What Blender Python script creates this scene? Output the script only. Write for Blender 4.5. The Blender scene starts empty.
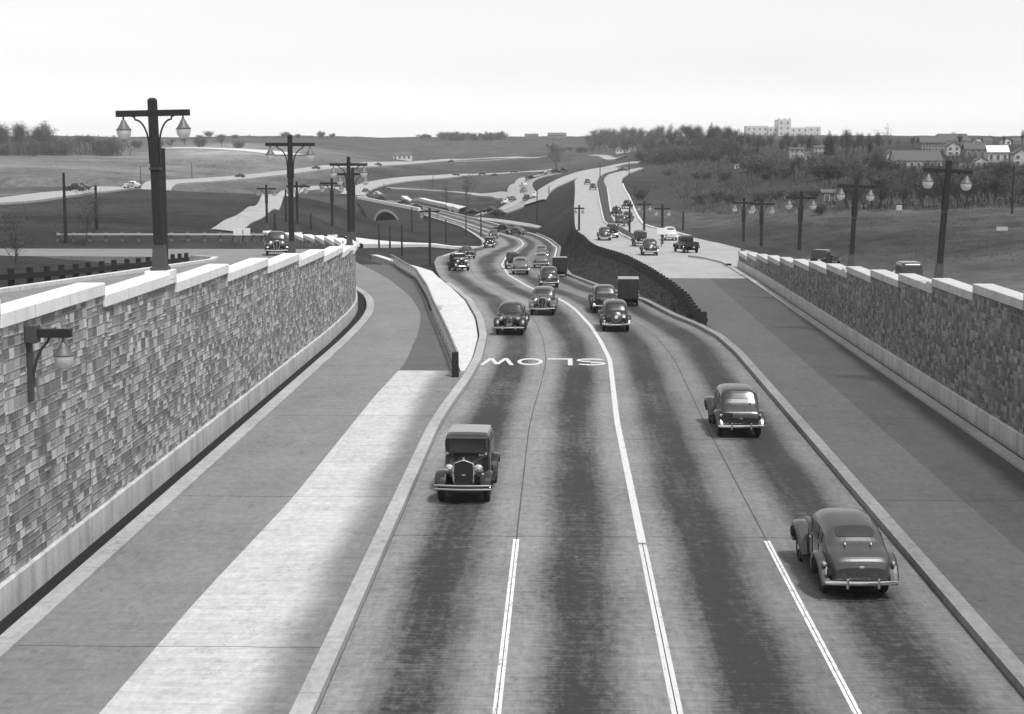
import bpy, math, random
import numpy as np
from mathutils import Vector, Matrix
rad = math.radians
rng = random.Random(7)
scene = bpy.context.scene
COL = scene.collection

# ------------------------------------------------------------------ camera
EYE = 10.3
F = 1600.0
YAW, PITCH = math.atan(48/1600), math.atan(209/1600)
cam = bpy.data.cameras.new('camera')
cam.sensor_width = 36; cam.lens = 36*F/1024
cam.clip_start = 0.5; cam.clip_end = 12000
camo = bpy.data.objects.new('camera', cam); COL.objects.link(camo)
camo.location = (0, 0, EYE); camo.rotation_euler = (math.pi/2 - PITCH, 0, YAW)
scene.camera = camo
# ------------------------------------------------------------------ light
SUN_EL, SUN_AZ = 62.0, 142.0        # azimuth of the sun, clockwise from +Y
w = bpy.data.worlds.new('World'); scene.world = w; w.use_nodes = True
nt = w.node_tree; nt.nodes.clear()
sky = nt.nodes.new('ShaderNodeTexSky'); sky.sky_type = 'NISHITA'; sky.sun_disc = False
sky.sun_elevation = rad(SUN_EL); sky.sun_rotation = rad(SUN_AZ)
sky.air_density = 1.0; sky.dust_density = 1.0; sky.ozone_density = 1.0
bw = nt.nodes.new('ShaderNodeRGBToBW')       # a black-and-white day: the sky's brightness without its hue
bg = nt.nodes.new('ShaderNodeBackground'); bg.inputs[1].default_value = 0.088
wo = nt.nodes.new('ShaderNodeOutputWorld')
# thin high haze: brightest low over the horizon, thinner overhead
geo = nt.nodes.new('ShaderNodeTexCoord'); sep = nt.nodes.new('ShaderNodeSeparateXYZ'); nt.links.new(geo.outputs['Generated'], sep.inputs[0])
mr = nt.nodes.new('ShaderNodeMapRange'); mr.interpolation_type = 'SMOOTHSTEP'
mr.inputs[1].default_value = 0.0; mr.inputs[2].default_value = 0.055; mr.inputs[3].default_value = 8.4; mr.inputs[4].default_value = 5.0
nt.links.new(sep.outputs[2], mr.inputs[0])
cn = nt.nodes.new('ShaderNodeTexNoise'); cn.inputs['Scale'].default_value = 2.2; cn.inputs['Detail'].default_value = 5.0      # faint unevenness of the haze
cm = nt.nodes.new('ShaderNodeMapping'); cm.inputs['Scale'].default_value = (1, 1, 5); nt.links.new(geo.outputs['Generated'], cm.inputs[0]); nt.links.new(cm.outputs[0], cn.inputs['Vector'])
cr_ = nt.nodes.new('ShaderNodeMapRange'); cr_.inputs[1].default_value = .3; cr_.inputs[2].default_value = .7; cr_.inputs[3].default_value = .90; cr_.inputs[4].default_value = 1.06; nt.links.new(cn.outputs[0], cr_.inputs[0])
mu = nt.nodes.new('ShaderNodeMath'); mu.operation = 'MULTIPLY'; nt.links.new(mr.outputs[0], mu.inputs[0]); nt.links.new(cr_.outputs[0], mu.inputs[1])
ad = nt.nodes.new('ShaderNodeMath'); ad.operation = 'ADD'
nt.links.new(sky.outputs[0], bw.inputs[0]); nt.links.new(bw.outputs[0], ad.inputs[0]); nt.links.new(mu.outputs[0], ad.inputs[1])
nt.links.new(ad.outputs[0], bg.inputs[0]); nt.links.new(bg.outputs[0], wo.inputs[0])
sl = bpy.data.lights.new('sun', 'SUN'); sl.energy = 3.1; sl.angle = rad(7); sl.color = (1, 1, 1)
so = bpy.data.objects.new('sun', sl); COL.objects.link(so)
so.rotation_euler = (rad(90 - SUN_EL), 0, rad(180 - SUN_AZ))
so.location = (40, -40, 80)
scene.view_settings.view_transform = 'Standard'; scene.view_settings.look = 'None'
scene.view_settings.gamma = 1; scene.view_settings.exposure = 0.12
scene.view_settings.use_curve_mapping = False
scene.cycles.max_bounces = 6

# ------------------------------------------------------------------ material nodes
class S:
    """a socket with arithmetic"""
    def __init__(s, t, sock): s.t, s.s = t, sock
    def m(s, op, b=None, c=None):
        n = s.t.nodes.new('ShaderNodeMath'); n.operation = op
        for i, v in enumerate((s, b, c)):
            if v is None: continue
            if isinstance(v, S): s.t.links.new(v.s, n.inputs[i])
            else: n.inputs[i].default_value = v
        return S(s.t, n.outputs[0])
    def __add__(s, b): return s.m('ADD', b)
    def __sub__(s, b): return s.m('SUBTRACT', b)
    def __mul__(s, b): return s.m('MULTIPLY', b)
    def __truediv__(s, b): return s.m('DIVIDE', b)
    def floor(s): return s.m('FLOOR')
    def fract(s): return s.m('FRACT')
    def abs(s): return s.m('ABSOLUTE')
    def lt(s, b): return s.m('LESS_THAN', b)
    def gt(s, b): return s.m('GREATER_THAN', b)
    def mn(s, b): return s.m('MINIMUM', b)
    def mx(s, b): return s.m('MAXIMUM', b)
    def step(s, a, b):          # smooth 0..1 between a and b
        n = s.t.nodes.new('ShaderNodeMapRange'); n.interpolation_type = 'SMOOTHSTEP'
        s.t.links.new(s.s, n.inputs[0]); n.inputs[1].default_value = a; n.inputs[2].default_value = b
        return S(s.t, n.outputs[0])
    def mix(s, a, b):           # a*(1-s)+b*s
        n = s.t.nodes.new('ShaderNodeMix'); n.data_type = 'FLOAT'
        s.t.links.new(s.s, n.inputs[0])
        for i, v in ((2, a), (3, b)):
            if isinstance(v, S): s.t.links.new(v.s, n.inputs[i])
            else: n.inputs[i].default_value = v
        return S(s.t, n.outputs[0])

class Mat:
    def __init__(s, name, rough=0.85, metal=0.0, spec=0.3):
        s.m = bpy.data.materials.new(name); s.m.use_nodes = True
        s.t = s.m.node_tree; s.b = s.t.nodes['Principled BSDF']
        s.b.inputs['Roughness'].default_value = rough; s.b.inputs['Metallic'].default_value = metal
        s.b.inputs['Specular IOR Level'].default_value = spec
    def uv(s):
        n = s.t.nodes.new('ShaderNodeUVMap'); x = s.t.nodes.new('ShaderNodeSeparateXYZ')
        s.t.links.new(n.outputs[0], x.inputs[0])
        return S(s.t, x.outputs[0]), S(s.t, x.outputs[1])
    def pos(s):
        n = s.t.nodes.new('ShaderNodeTexCoord'); x = s.t.nodes.new('ShaderNodeSeparateXYZ')
        s.t.links.new(n.outputs['Object'], x.inputs[0])
        return S(s.t, x.outputs[0]), S(s.t, x.outputs[1]), S(s.t, x.outputs[2])
    def vec(s, x, y, z=0.0):
        n = s.t.nodes.new('ShaderNodeCombineXYZ')
        for i, v in enumerate((x, y, z)):
            if isinstance(v, S): s.t.links.new(v.s, n.inputs[i])
            else: n.inputs[i].default_value = v
        return S(s.t, n.outputs[0])
    def noise(s, v, scale=1.0, detail=4.0, rough=0.55):
        n = s.t.nodes.new('ShaderNodeTexNoise'); n.inputs['Scale'].default_value = scale
        n.inputs['Detail'].default_value = detail; n.inputs['Roughness'].default_value = rough
        s.t.links.new(v.s, n.inputs['Vector']); return S(s.t, n.outputs[0])
    def rand(s, v):
        n = s.t.nodes.new('ShaderNodeTexWhiteNoise'); n.noise_dimensions = '3D'
        s.t.links.new(v.s, n.inputs['Vector']); return S(s.t, n.outputs['Value'])
    def attr(s, name):
        n = s.t.nodes.new('ShaderNodeAttribute'); n.attribute_name = name
        return S(s.t, n.outputs['Fac'])
    def objrand(s):
        n = s.t.nodes.new('ShaderNodeObjectInfo'); return S(s.t, n.outputs['Random'])
    def color(s, v):
        if isinstance(v, S):
            n = s.t.nodes.new('ShaderNodeCombineColor')
            for i in range(3): s.t.links.new(v.s, n.inputs[i])
            s.t.links.new(n.outputs[0], s.b.inputs['Base Color'])
        else: s.b.inputs['Base Color'].default_value = (v, v, v, 1)
        return s
    def rough(s, v): s.t.links.new(v.s, s.b.inputs['Roughness']); return s
    def bump(s, h, strength=0.4, dist=0.05):
        n = s.t.nodes.new('ShaderNodeBump'); n.inputs['Strength'].default_value = strength
        n.inputs['Distance'].default_value = dist
        s.t.links.new(h.s, n.inputs['Height']); s.t.links.new(n.outputs[0], s.b.inputs['Normal']); return s

def simple(name, v, rough=0.8, metal=0.0, spec=0.3, var=0.25, scale=3.0):
    M = Mat(name, rough, metal, spec)
    x, y, z = M.pos()
    n = M.noise(M.vec(x, y, z), scale, 5.0, 0.6)
    return M.color(((n - 0.5)*(2*var) + 1.0)*v).m

# roads: UV u = metres from the road's own line, v = metres along
def road_mat():
    M = Mat('worn_concrete_road', 0.8)
    u, v = M.uv()
    wob = (M.noise(M.vec(u*0.02, v*0.05), 1.0, 2.0) - 0.5)*0.7
    lane = (u + wob + 3.3*6)/3.3
    c = (lane.fract() - 0.5).abs()                       # 0 at lane centre
    band = c.step(0.40, 0.06)
    pat = M.noise(M.vec(u*0.25, v*0.035), 1.0, 3.0)
    band = band*(pat*1.0 + 0.62)
    # the inner edges by the kerb are paler, the lane of heavy use darker
    big = M.noise(M.vec(u*0.3, v*0.12), 1.0, 5.0, 0.6)
    tine = M.noise(M.vec(u*0.9, v*11.0), 1.0, 5.0, 0.7)
    fine = M.noise(M.vec(u*5.0, v*2.4), 1.0, 6.0, 0.8)
    base = (big - 0.5)*0.22 + (tine - 0.5)*0.24 + (fine - 0.5)*0.30 + 0.212
    streak = M.noise(M.vec(u*2.6, v*0.10), 1.0, 4.0, 0.6); mott = M.noise(M.vec(u*1.1, v*0.5), 1.0, 6.0, 0.7)
    core = c.step(0.20, 0.0)*(M.noise(M.vec(u*1.2, v*0.06, 9.0), 1.0, 4.0).step(0.42, 0.6))
    band = (band*((streak - 0.5)*1.1 + 1.0)*((mott - 0.5)*0.9 + 1.0)).mn(1.0)
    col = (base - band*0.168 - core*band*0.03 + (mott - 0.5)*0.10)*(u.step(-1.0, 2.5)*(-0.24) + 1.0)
    tyre = M.noise(M.vec(u*9.0, v*0.5), 1.0, 4.0, 0.7)
    col = col*((tyre - 0.5)*0.45 + 1.0)
    # mottled spots of oil
    sp = M.noise(M.vec(u*3.5, v*1.6), 1.0, 2.0)
    col = col*(sp.step(0.66, 0.76)*(-0.28) + 1.0)
    drip = M.noise(M.vec(u*11.0, v*5.0, 3.0), 1.0, 2.0); col = col*(drip.step(0.72, 0.76)*(-0.45) + 1.0)
    # joints: three along the lane lines, one across every 14.5 m with tar
    ju = ((u + 3.3*6)/3.3).fract()
    ju = (ju - 0.5).abs().gt(0.4935)
    jv = ((v - 41.8 + 145.0 + (M.noise(M.vec(u*0.7, v*0.0), 1.0, 3.0) - 0.5)*0.25)/14.5).fract()
    jv = jv.lt(0.0045)
    crack = M.noise(M.vec(u*0.5, v*0.5), 1.0, 8.0, 0.6)
    crack = (crack - 0.5).abs().lt(0.0018)*M.noise(M.vec(u*.1, v*.1), 1.0, 1.0).gt(0.56)
    j = ju.mx(jv).mx(crack)
    col = col*(j*(-0.62) + 1.0)
    return M.color(col.mx(0.03)).bump(tine*0.6 + fine*0.4, 0.25, 0.02).m

def slab_mat(name, base, tinek=0.14, stain=0.12, jl=None, edge=None, jsp=9.0):
    """bare concrete: broom lines across, stains, optional joint lines at u in jl; dark dirt at u in edge"""
    M = Mat(name, 0.85)
    u, v = M.uv()
    big = M.noise(M.vec(u*0.35, v*0.14), 1.0, 5.0, 0.62)
    tine = M.noise(M.vec(u*0.5, v*7.0), 1.0, 5.0, 0.7)
    fine = M.noise(M.vec(u*5.0, v*2.4), 1.0, 6.0, 0.8)
    mid = M.noise(M.vec(u*1.3, v*0.7, 2.0), 1.0, 6.0, 0.7); wide = M.noise(M.vec(u*0.10, v*1.6, 6.0), 1.0, 5.0, 0.7)
    col = ((big - 0.5)*stain*3.6 + (tine - 0.5)*tinek*4.6 + (wide - 0.5)*tinek*2.6 + (mid - 0.5)*0.45 + (fine - 0.5)*1.15 + 1.0)*base
    drip = M.noise(M.vec(u*7.0, v*3.5, 3.0), 1.0, 2.0); col = col*(drip.step(0.72, 0.77)*(-0.4) + 1.0)
    spot = M.noise(M.vec(u*2.2, v*1.0), 1.0, 3.0, 0.6)
    col = col*(spot.step(0.62, 0.74)*(-0.24) + 1.0)
    j = ((v + 200.0 + (M.noise(M.vec(u*0.8, 0.0), 1.0, 2.0) - 0.5)*0.2)/jsp).fract().lt(0.0045*max(1.0, 5.0/jsp))
    ck = M.noise(M.vec(u*0.45, v*0.45, 8.0), 1.0, 8.0, 0.6); j = j.mx((ck - 0.5).abs().lt(0.0016)*M.noise(M.vec(u*.12, v*.12, 1.0), 1.0, 1.0).gt(0.54))
    for q in (jl or []): j = j.mx((u - q).abs().lt(0.03))
    col = col*(j*(-0.5) + 1.0)
    if edge:
        for (a, b, k) in edge:
            e = (u + (M.noise(M.vec(u*0.3, v*0.2), 1.0, 3.0) - 0.5)*0.9).step(a, b)
            col = col*(e*(-k) + 1.0)
    return M.color(col.mx(0.02)).bump(tine, 0.2, 0.015).m

def stone_mat(name, k=1.0, lo=0.085, hi=0.36):
    M = Mat(name, 0.9)
    u, v = M.uv()
    RH = 0.235
    v2 = v + (M.noise(M.vec(0.0, v*0.9), 1.0, 2.0) - 0.5)*0.5 + (M.noise(M.vec(u*1.1, v*1.1), 1.0, 2.0) - 0.5)*0.055
    u2 = u + (M.noise(M.vec(u*1.3, v*1.3, 4.0), 1.0, 2.0) - 0.5)*0.14
    blk = ((u + (M.noise(M.vec(u*0.9, v*0.9, 7.0), 1.0, 2.0) - 0.5)*0.8)/2.1).floor()       # courses break and shift every couple of metres
    v2 = v2 + M.rand(M.vec(blk, 5.0))*RH
    row = (v2/RH).floor() + blk*17.0
    r1 = M.rand(M.vec(row, 3.7)); r2 = M.rand(M.vec(row, 11.3))
    wid = r1*0.17 + 0.30
    cu = u2/wid + r2*9.0
    colm = cu.floor()
    fu = cu.fract(); fv = (v2/RH).fract()
    q = M.rand(M.vec(row, colm, 1.0)); q2 = M.rand(M.vec(row, colm, 2.0))
    sv = q.gt(0.80)                                   # split in two courses
    su = q2.gt(0.72)*sv                                # and again upright
    fv_s = sv.mix(fv, (fv*2.0).fract()); fu_s = su.mix(fu, (fu*2.0).fract())
    idx = (fv*2.0).floor()*sv + (fu*2.0).floor()*su*3.0
    rnd = M.rand(M.vec(row*1.3 + idx*7.1, colm, idx + 5.0))
    dv = (fv_s - 0.5).abs()*(-1.0) + 0.5; du = (fu_s - 0.5).abs()*(-1.0) + 0.5
    hv = sv.mix(RH, RH*0.5); hu = wid*su.mix(1.0, 0.5)
    d = (dv*hv).mn(du*hu)
    mort = d.step(0.022, 0.006)
    grain = M.noise(M.vec(u*6.0, v*9.0), 1.0, 5.0, 0.65)
    blotch = M.noise(M.vec(u*0.5, v*0.5), 1.0, 4.0)
    tone = ((rnd.m('POWER', 2.2)*0.55 + rnd*0.45))*(hi - lo) + lo
    tone = tone*((grain - 0.5)*0.9 + 1.0)*((blotch - 0.5)*0.7 + 1.0)
    lime = M.noise(M.vec(u*2.8, v*0.4), 1.0, 4.0, 0.6).step(0.66, 0.8)*0.16   # lime run down the face
    tone = tone + lime
    col = mort.mix(tone, 0.19)*k
    h = d.step(0.0, 0.035)*0.6 + rnd*0.5 + grain*0.3
    return M.color(col.mx(0.02)).bump(h, 0.55, 0.05).m

def ground_mat():
    M = Mat('dry_grass_ground', 0.95, spec=0.1)
    x, y, z = M.pos()
    t = M.attr('tone')
    p = M.vec(x, y, z)
    n1 = M.noise(M.vec(x*0.02, y*0.008), 1.0, 6.0, 0.62); n2 = M.noise(M.vec(x*0.35, y*0.16), 1.0, 5.0, 0.65); n3 = M.noise(p, 3.0, 3.0, 0.7)
    n4 = M.noise(M.vec(x*0.006, y*0.03), 1.0, 4.0, 0.6)
    n5 = M.noise(M.vec(x*0.08, y*0.035, 5.0), 1.0, 7.0, 0.72)
    bare = M.noise(M.vec(x*0.03, y*0.012, 7.0), 1.0, 5.0, 0.6).step(0.60, 0.72)
    col = t*0.62*((n1 - 0.5)*1.9 + (n2 - 0.5)*1.6 + (n3 - 0.5)*0.8 + (n4 - 0.5)*1.2 + (n5 - 0.5)*1.8 + bare*0.5 + 1.0)
    return M.color(col.mx(0.012)).bump(n2 + n3*0.4, 0.6, 0.25).m

def grass_mat(name, t):
    M = Mat(name, 0.95, spec=0.1)
    x, y, z = M.pos()
    n1 = M.noise(M.vec(x, y, z), 0.12, 5.0, 0.6); n2 = M.noise(M.vec(x*1.4, y*0.5, z), 1.0, 5.0, 0.7)
    return M.color((((n1 - 0.5)*1.2 + (n2 - 0.5)*1.1 + 1.0)*t).mx(0.01)).bump(n2, 0.7, 0.15).m

def paint_mat(name, v, rough=0.26):
    M = Mat(name, rough, spec=0.5)
    x, y, z = M.pos()
    n = M.noise(M.vec(x, y, z), 2.5, 4.0); d = M.noise(M.vec(x, y, z), 14.0, 3.0)
    dust = z.step(0.75, 0.25)*0.02                     # road dust low on the body
    M.color((n - 0.5)*(v*0.5) + v + dust*(d + 0.3))
    M.rough(n*0.25 + (rough - 0.1))
    M.b.inputs['Coat Weight'].default_value = 0.6; M.b.inputs['Coat Roughness'].default_value = 0.2
    return M.m

def marking_mat(name, worn=0.5, v0=0.72):
    M = Mat(name, 0.7)
    x, y, z = M.pos()
    n = M.noise(M.vec(x*9.0, y*1.4), 1.0, 5.0, 0.7); f = M.noise(M.vec(x*5.0, y*6.0), 1.0, 4.0, 0.7)
    k = (n*0.6 + f*0.4).step(worn - 0.12, worn + 0.06)
    return M.color(k.mix(0.27, v0)).m

MT = dict(
 road=road_mat(),
 slab_light=slab_mat('pale_concrete_slab', 0.47, 0.16, 0.10, edge=[(-6.35, -5.2, 0.62)], jsp=14.5),
 slab_lane=slab_mat('grey_concrete_lane', 0.195, 0.10, 0.16, jsp=14.5),
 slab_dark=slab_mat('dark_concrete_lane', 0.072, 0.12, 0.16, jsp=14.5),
 slab_mid=slab_mat('grey_concrete_shoulder', 0.10, 0.13, 0.12, jsp=14.5),
 slab_far=slab_mat('bright_concrete_pavement', 0.33, 0.08, 0.14, jsp=14.5),
 kerb=slab_mat('kerb_concrete', 0.35, 0.05, 0.24, jsp=3.05), kerb_dark=slab_mat('kerb_concrete_dark', 0.22, 0.05, 0.28, jsp=3.05),
 walk=slab_mat('sidewalk_concrete', 0.56, 0.06, 0.1, jsp=3.0),
 far_road=slab_mat('distant_concrete_road', 0.33, 0.03, 0.2, jsp=9),
 far_dirt=slab_mat('distant_dirt_road', 0.26, 0.03, 0.3, jsp=900),
 gutter=simple('black_gutter_strip', 0.012, 0.95, var=0.4),  # nearly black strip along the foot of each wall
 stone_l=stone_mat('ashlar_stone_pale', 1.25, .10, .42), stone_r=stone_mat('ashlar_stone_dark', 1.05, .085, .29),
 

 ground=ground_mat(), bank=grass_mat('burnt_grass_bank', 0.030), lawn=grass_mat('short_dark_grass', 0.06),
 paint_new=marking_mat('road_paint', 0.43, 0.58), paint_old=marking_mat('worn_road_paint', 0.47),
 wood=simple('tarred_timber', 0.022, 0.8, var=0.5, scale=6.0), wood_pale=simple('grey_timber', 0.13, 0.85, var=0.4, scale=6.0),
 iron=simple('black_iron', 0.03, 0.5, spec=0.5), grey_iron=simple('painted_grey_iron', 0.06, 0.55, spec=0.4),
 cap=simple('lamp_hood_metal', 0.14, 0.55, metal=0.4), white=simple('white_paint', 0.72, 0.6, var=0.1),
 railing=simple('railing_galvanised', 0.30, 0.5, metal=0.3),
 black=paint_mat('black_enamel', 0.006), charcoal=paint_mat('charcoal_enamel', 0.014), grey=paint_mat('grey_enamel', 0.045),
 midgrey=paint_mat('mid_grey_enamel', 0.09), pale=paint_mat('pale_enamel', 0.5),
 fabric=simple('top_fabric', 0.3, 0.9, var=0.2, scale=8), chrome=simple('chrome_plate', 0.72, 0.18, metal=1.0, var=0.05),
 rubber=simple('tyre_rubber', 0.018, 0.9), rim=simple('rim_enamel', 0.10, 0.5), under=simple('chassis_black', 0.01, 0.9),
 glass=simple('car_glass', 0.03, 0.2, spec=0.6, var=0.1), grille=simple('grille_mesh', 0.02, 0.6),
 bark=simple('grey_bark', 0.065, 0.95, var=0.4), tarpaper=simple('roof_shingle', 0.10, 0.9, var=0.3), tin=simple('tin_roof', 0.62, 0.6, var=0.1),
 stucco=simple('pale_stucco', 0.42, 0.9), brickw=simple('drab_brick', 0.18, 0.9), clap=simple('white_clapboard', 0.62, 0.8),
 tower=simple('hazed_brick', 0.55, 0.9, var=0.1), pane=simple('window_dark', 0.10, 0.3), arch=simple('arch_masonry', 0.16, 0.9, var=0.35, scale=0.5),  # tower: institution brick, with distance haze lightened into its colour
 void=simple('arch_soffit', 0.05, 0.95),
)
def twig_mat(name, v):
    M = Mat(name, 0.95, spec=0.05)
    r = M.objrand(); x, y, z = M.pos(); n = M.noise(M.vec(x, y, z), 0.5, 3.0)
    return M.color(((n - 0.5)*0.9 + (r - 0.5)*0.6 + 1.0)*v).m
MT['twig'] = twig_mat('bare_twigs', 0.09); MT['twig_dark'] = twig_mat('dark_needles', 0.03); MT['brush'] = twig_mat('dry_brush', 0.08)
def globe_mat():
    m = bpy.data.materials.new('opal_globe_glass'); m.use_nodes = True; t = m.node_tree; t.nodes.clear()
    d = t.nodes.new('ShaderNodeBsdfDiffuse'); tr = t.nodes.new('ShaderNodeBsdfTranslucent'); g = t.nodes.new('ShaderNodeBsdfGlossy'); o = t.nodes.new('ShaderNodeOutputMaterial')
    for n in (d, tr): n.inputs['Color'].default_value = (.92, .92, .92, 1)
    g.inputs['Roughness'].default_value = .12
    m1 = t.nodes.new('ShaderNodeMixShader'); m1.inputs[0].default_value = .55; m2 = t.nodes.new('ShaderNodeMixShader'); m2.inputs[0].default_value = .10
    t.links.new(d.outputs[0], m1.inputs[1]); t.links.new(tr.outputs[0], m1.inputs[2]); t.links.new(m1.outputs[0], m2.inputs[1]); t.links.new(g.outputs[0], m2.inputs[2]); t.links.new(m2.outputs[0], o.inputs[0])
    return m
MT['globe'] = globe_mat()

def dressed(name, v, joint, stain):
    """cast or cut stone in a course: upright joints every joint metres, rain streaks, chipped patches"""
    M = Mat(name, 0.82); x, y, z = M.pos()
    st = M.noise(M.vec(x*1.5, y*2.2, z*0.25), 1.0, 5.0, 0.65); bl = M.noise(M.vec(x*0.6, y*0.6, z*0.6), 1.0, 5.0, 0.6); fn = M.noise(M.vec(x, y, z), 9.0, 4.0, 0.7)
    col = ((st - 0.5)*stain*2.2 + (bl - 0.5)*stain*1.6 + (fn - 0.5)*stain + 1.0)*v
    col = col*(st.step(0.62, 0.74)*(-stain) + 1.0)
    j = ((y + 400.0)/joint).fract().lt(0.012)
    return M.color((col*(j*(-0.45) + 1.0)).mx(0.03)).bump(fn + st*0.5, 0.35, 0.02).m
MT['plinth'] = dressed('plinth_concrete', 0.47, 1.9, 0.55)
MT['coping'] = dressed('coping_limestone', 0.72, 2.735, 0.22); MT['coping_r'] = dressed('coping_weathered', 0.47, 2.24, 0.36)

# ------------------------------------------------------------------ mesh helpers
class MB:
    def __init__(s): s.v, s.f, s.uv = [], [], None
    def add(s, vs, fs):
        o = len(s.v); s.v += [tuple(p) for p in vs]; s.f += [tuple(i + o for i in f) for f in fs]; return s
    def box(s, c, d, rz=0.0, taper=1.0, rx=0.0):
        M = Matrix.Translation(c) @ Matrix.Rotation(rz, 4, 'Z') @ Matrix.Rotation(rx, 4, 'X')
        x, y, z = d[0]/2, d[1]/2, d[2]/2; t = taper
        vs = [(-x, -y, -z), (x, -y, -z), (x, y, -z), (-x, y, -z), (-x*t, -y*t, z), (x*t, -y*t, z), (x*t, y*t, z), (-x*t, y*t, z)]
        return s.add([M @ Vector(p) for p in vs], [(0, 3, 2, 1), (4, 5, 6, 7), (0, 1, 5, 4), (1, 2, 6, 5), (2, 3, 7, 6), (3, 0, 4, 7)])
    def loft(s, rings, closed=True, caps=True, loop=False):
        n = len(rings[0]); o = len(s.v); m = len(rings)
        for r in rings: s.v += [tuple(p) for p in r]
        for i in range(m if loop else m - 1):
            a, b = o + i*n, o + ((i + 1) % m)*n
            for j in range(n if closed else n - 1):
                k = (j + 1) % n
                s.f.append((a + j, a + k, b + k, b + j))
        if caps and closed and not loop:
            s.f.append(tuple(o + j for j in range(n))[::-1]); s.f.append(tuple(o + (m - 1)*n + j for j in range(n)))
        return s
    def tube(s, pts, r, n=8, caps=True):
        pts = [Vector(p) for p in pts]; rs = r if isinstance(r, (list, tuple)) else [r]*len(pts)
        rings = []; up = None
        for i, p in enumerate(pts):
            t = (pts[min(i + 1, len(pts) - 1)] - pts[max(i - 1, 0)]).normalized()
            if up is None: up = Vector((0, 0, 1)) if abs(t.z) < 0.9 else Vector((1, 0, 0))
            a = t.cross(up).normalized(); b = a.cross(t).normalized(); up = b
            rings.append([p + a*(rs[i]*math.cos(2*math.pi*k/n)) + b*(rs[i]*math.sin(2*math.pi*k/n)) for k in range(n)])
        return s.loft(rings, caps=caps)
    def lathe(s, prof, c=(0, 0, 0), n=14, axis='Z'):
        c = Vector(c); rings = []
        for r, h in prof:
            ring = []
            for k in range(n):
                a = 2*math.pi*k/n; x, y = r*math.cos(a), r*math.sin(a)
                ring.append(c + Vector({'Z': (x, y, h), 'Y': (x, h, -y), 'X': (h, x, y)}[axis]))
            rings.append(ring)
        return s.loft(rings)
    def build(s, name, mat, parent=None, smooth=False, bevel=0.0):
        me = bpy.data.meshes.new(name); me.from_pydata(s.v, [], s.f)
        if s.uv is not None:
            l = me.uv_layers.new(name='UVMap')
            vi = np.empty(len(me.loops), dtype=np.int32); me.loops.foreach_get('vertex_index', vi)
            l.data.foreach_set('uv', np.asarray(s.uv, dtype=np.float32)[vi].ravel())
        me.materials.append(mat)
        if smooth:
            me.polygons.foreach_set('use_smooth', [True]*len(me.polygons))
            try: me.set_sharp_from_angle(angle=rad(38 if smooth is True else smooth))
            except Exception: pass
        me.update()
        o = bpy.data.objects.new(name, me); COL.objects.link(o)
        if parent is not None: o.parent = parent
        if bevel:
            b = o.modifiers.new('bevel', 'BEVEL'); b.width = bevel; b.segments = 2; b.limit_method = 'ANGLE'
        return o
def thing(name, label, cat, loc=(0, 0, 0), rz=0.0, group=None):
    o = bpy.data.objects.new(name, None); COL.objects.link(o); o.empty_display_size = 0.3
    o.location = loc; o.rotation_euler = (0, 0, rz); o['label'] = label; o['category'] = cat
    if group: o['group'] = group
    return o
def tag(o, label, cat, group=None):
    o['label'] = label; o['category'] = cat
    if group: o['group'] = group
    return o
def structure(o): o['kind'] = 'structure'; return o
def copy_tree(o, parent=None):
    c = o.copy(); COL.objects.link(c)
    if parent is not None: c.parent = parent
    for ch in o.children: copy_tree(ch, c)
    return c

# ------------------------------------------------------------------ survey: from sight lines to places on the ground
cp, sp_, cy, sy = math.cos(PITCH), math.sin(PITCH), math.cos(YAW), math.sin(YAW)
def ray(px, py):
    a, b = (px - 512)/F, (357 - py)/F
    f = cp + b*sp_; z = -sp_ + b*cp            # forward, up
    X = a*cy - f*sy; Y = a*sy + f*cy
    return X/Y, z/Y
def at_Y(px, py, Y): rx, rz = ray(px, py); return (rx*Y, Y, EYE + rz*Y)
def at_z(px, py, z): rx, rz = ray(px, py); Y = (z - EYE)/rz; return (rx*Y, Y, z)
YS = np.exp(np.linspace(math.log(12), math.log(3000), 1400))
def on_fn(px, py, zf):                            # first meeting of the sight line with z = zf(Y)
    rx, rz = ray(px, py); d = EYE + rz*YS - zf(YS)
    k = np.argmax(d < 0)
    if d[k] >= 0: k = len(YS) - 1
    k = max(k, 1); t = d[k-1]/(d[k-1] - d[k] + 1e-9); Y = YS[k-1] + (YS[k] - YS[k-1])*t
    return (rx*Y, Y, EYE + rz*Y)
def prof(ys, zs): return lambda Y: np.interp(Y, ys, zs)
z_main = prof([0, 92, 110, 130, 160, 203, 246, 280, 340, 430, 560, 800], [0, 0, -.25, -.95, -2.1, -3.9, -5.6, -6.7, -7.3, -7.2, -6.6, -6])
z_up = prof([0, 125, 150, 200, 260, 350, 440, 600, 900, 1400], [0, 0, -.25, -1.2, -1.7, -1.0, 0, 1.2, 2.8, 5])
z_ul = prof([0, 50, 97, 114, 126, 150, 181, 240], [6.7, 5.2, 3.4, 2.7, 2.35, 1.4, .3, -0.5])
z_ur = prof([0, 54, 104, 130, 142, 150, 240], [5.6, 3.4, 1.2, .35, 0.02, -0.22, -1.5])
z_lr = prof([0, 105, 150, 185, 240], [0, 0, -.5, -1.2, -2])

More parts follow.
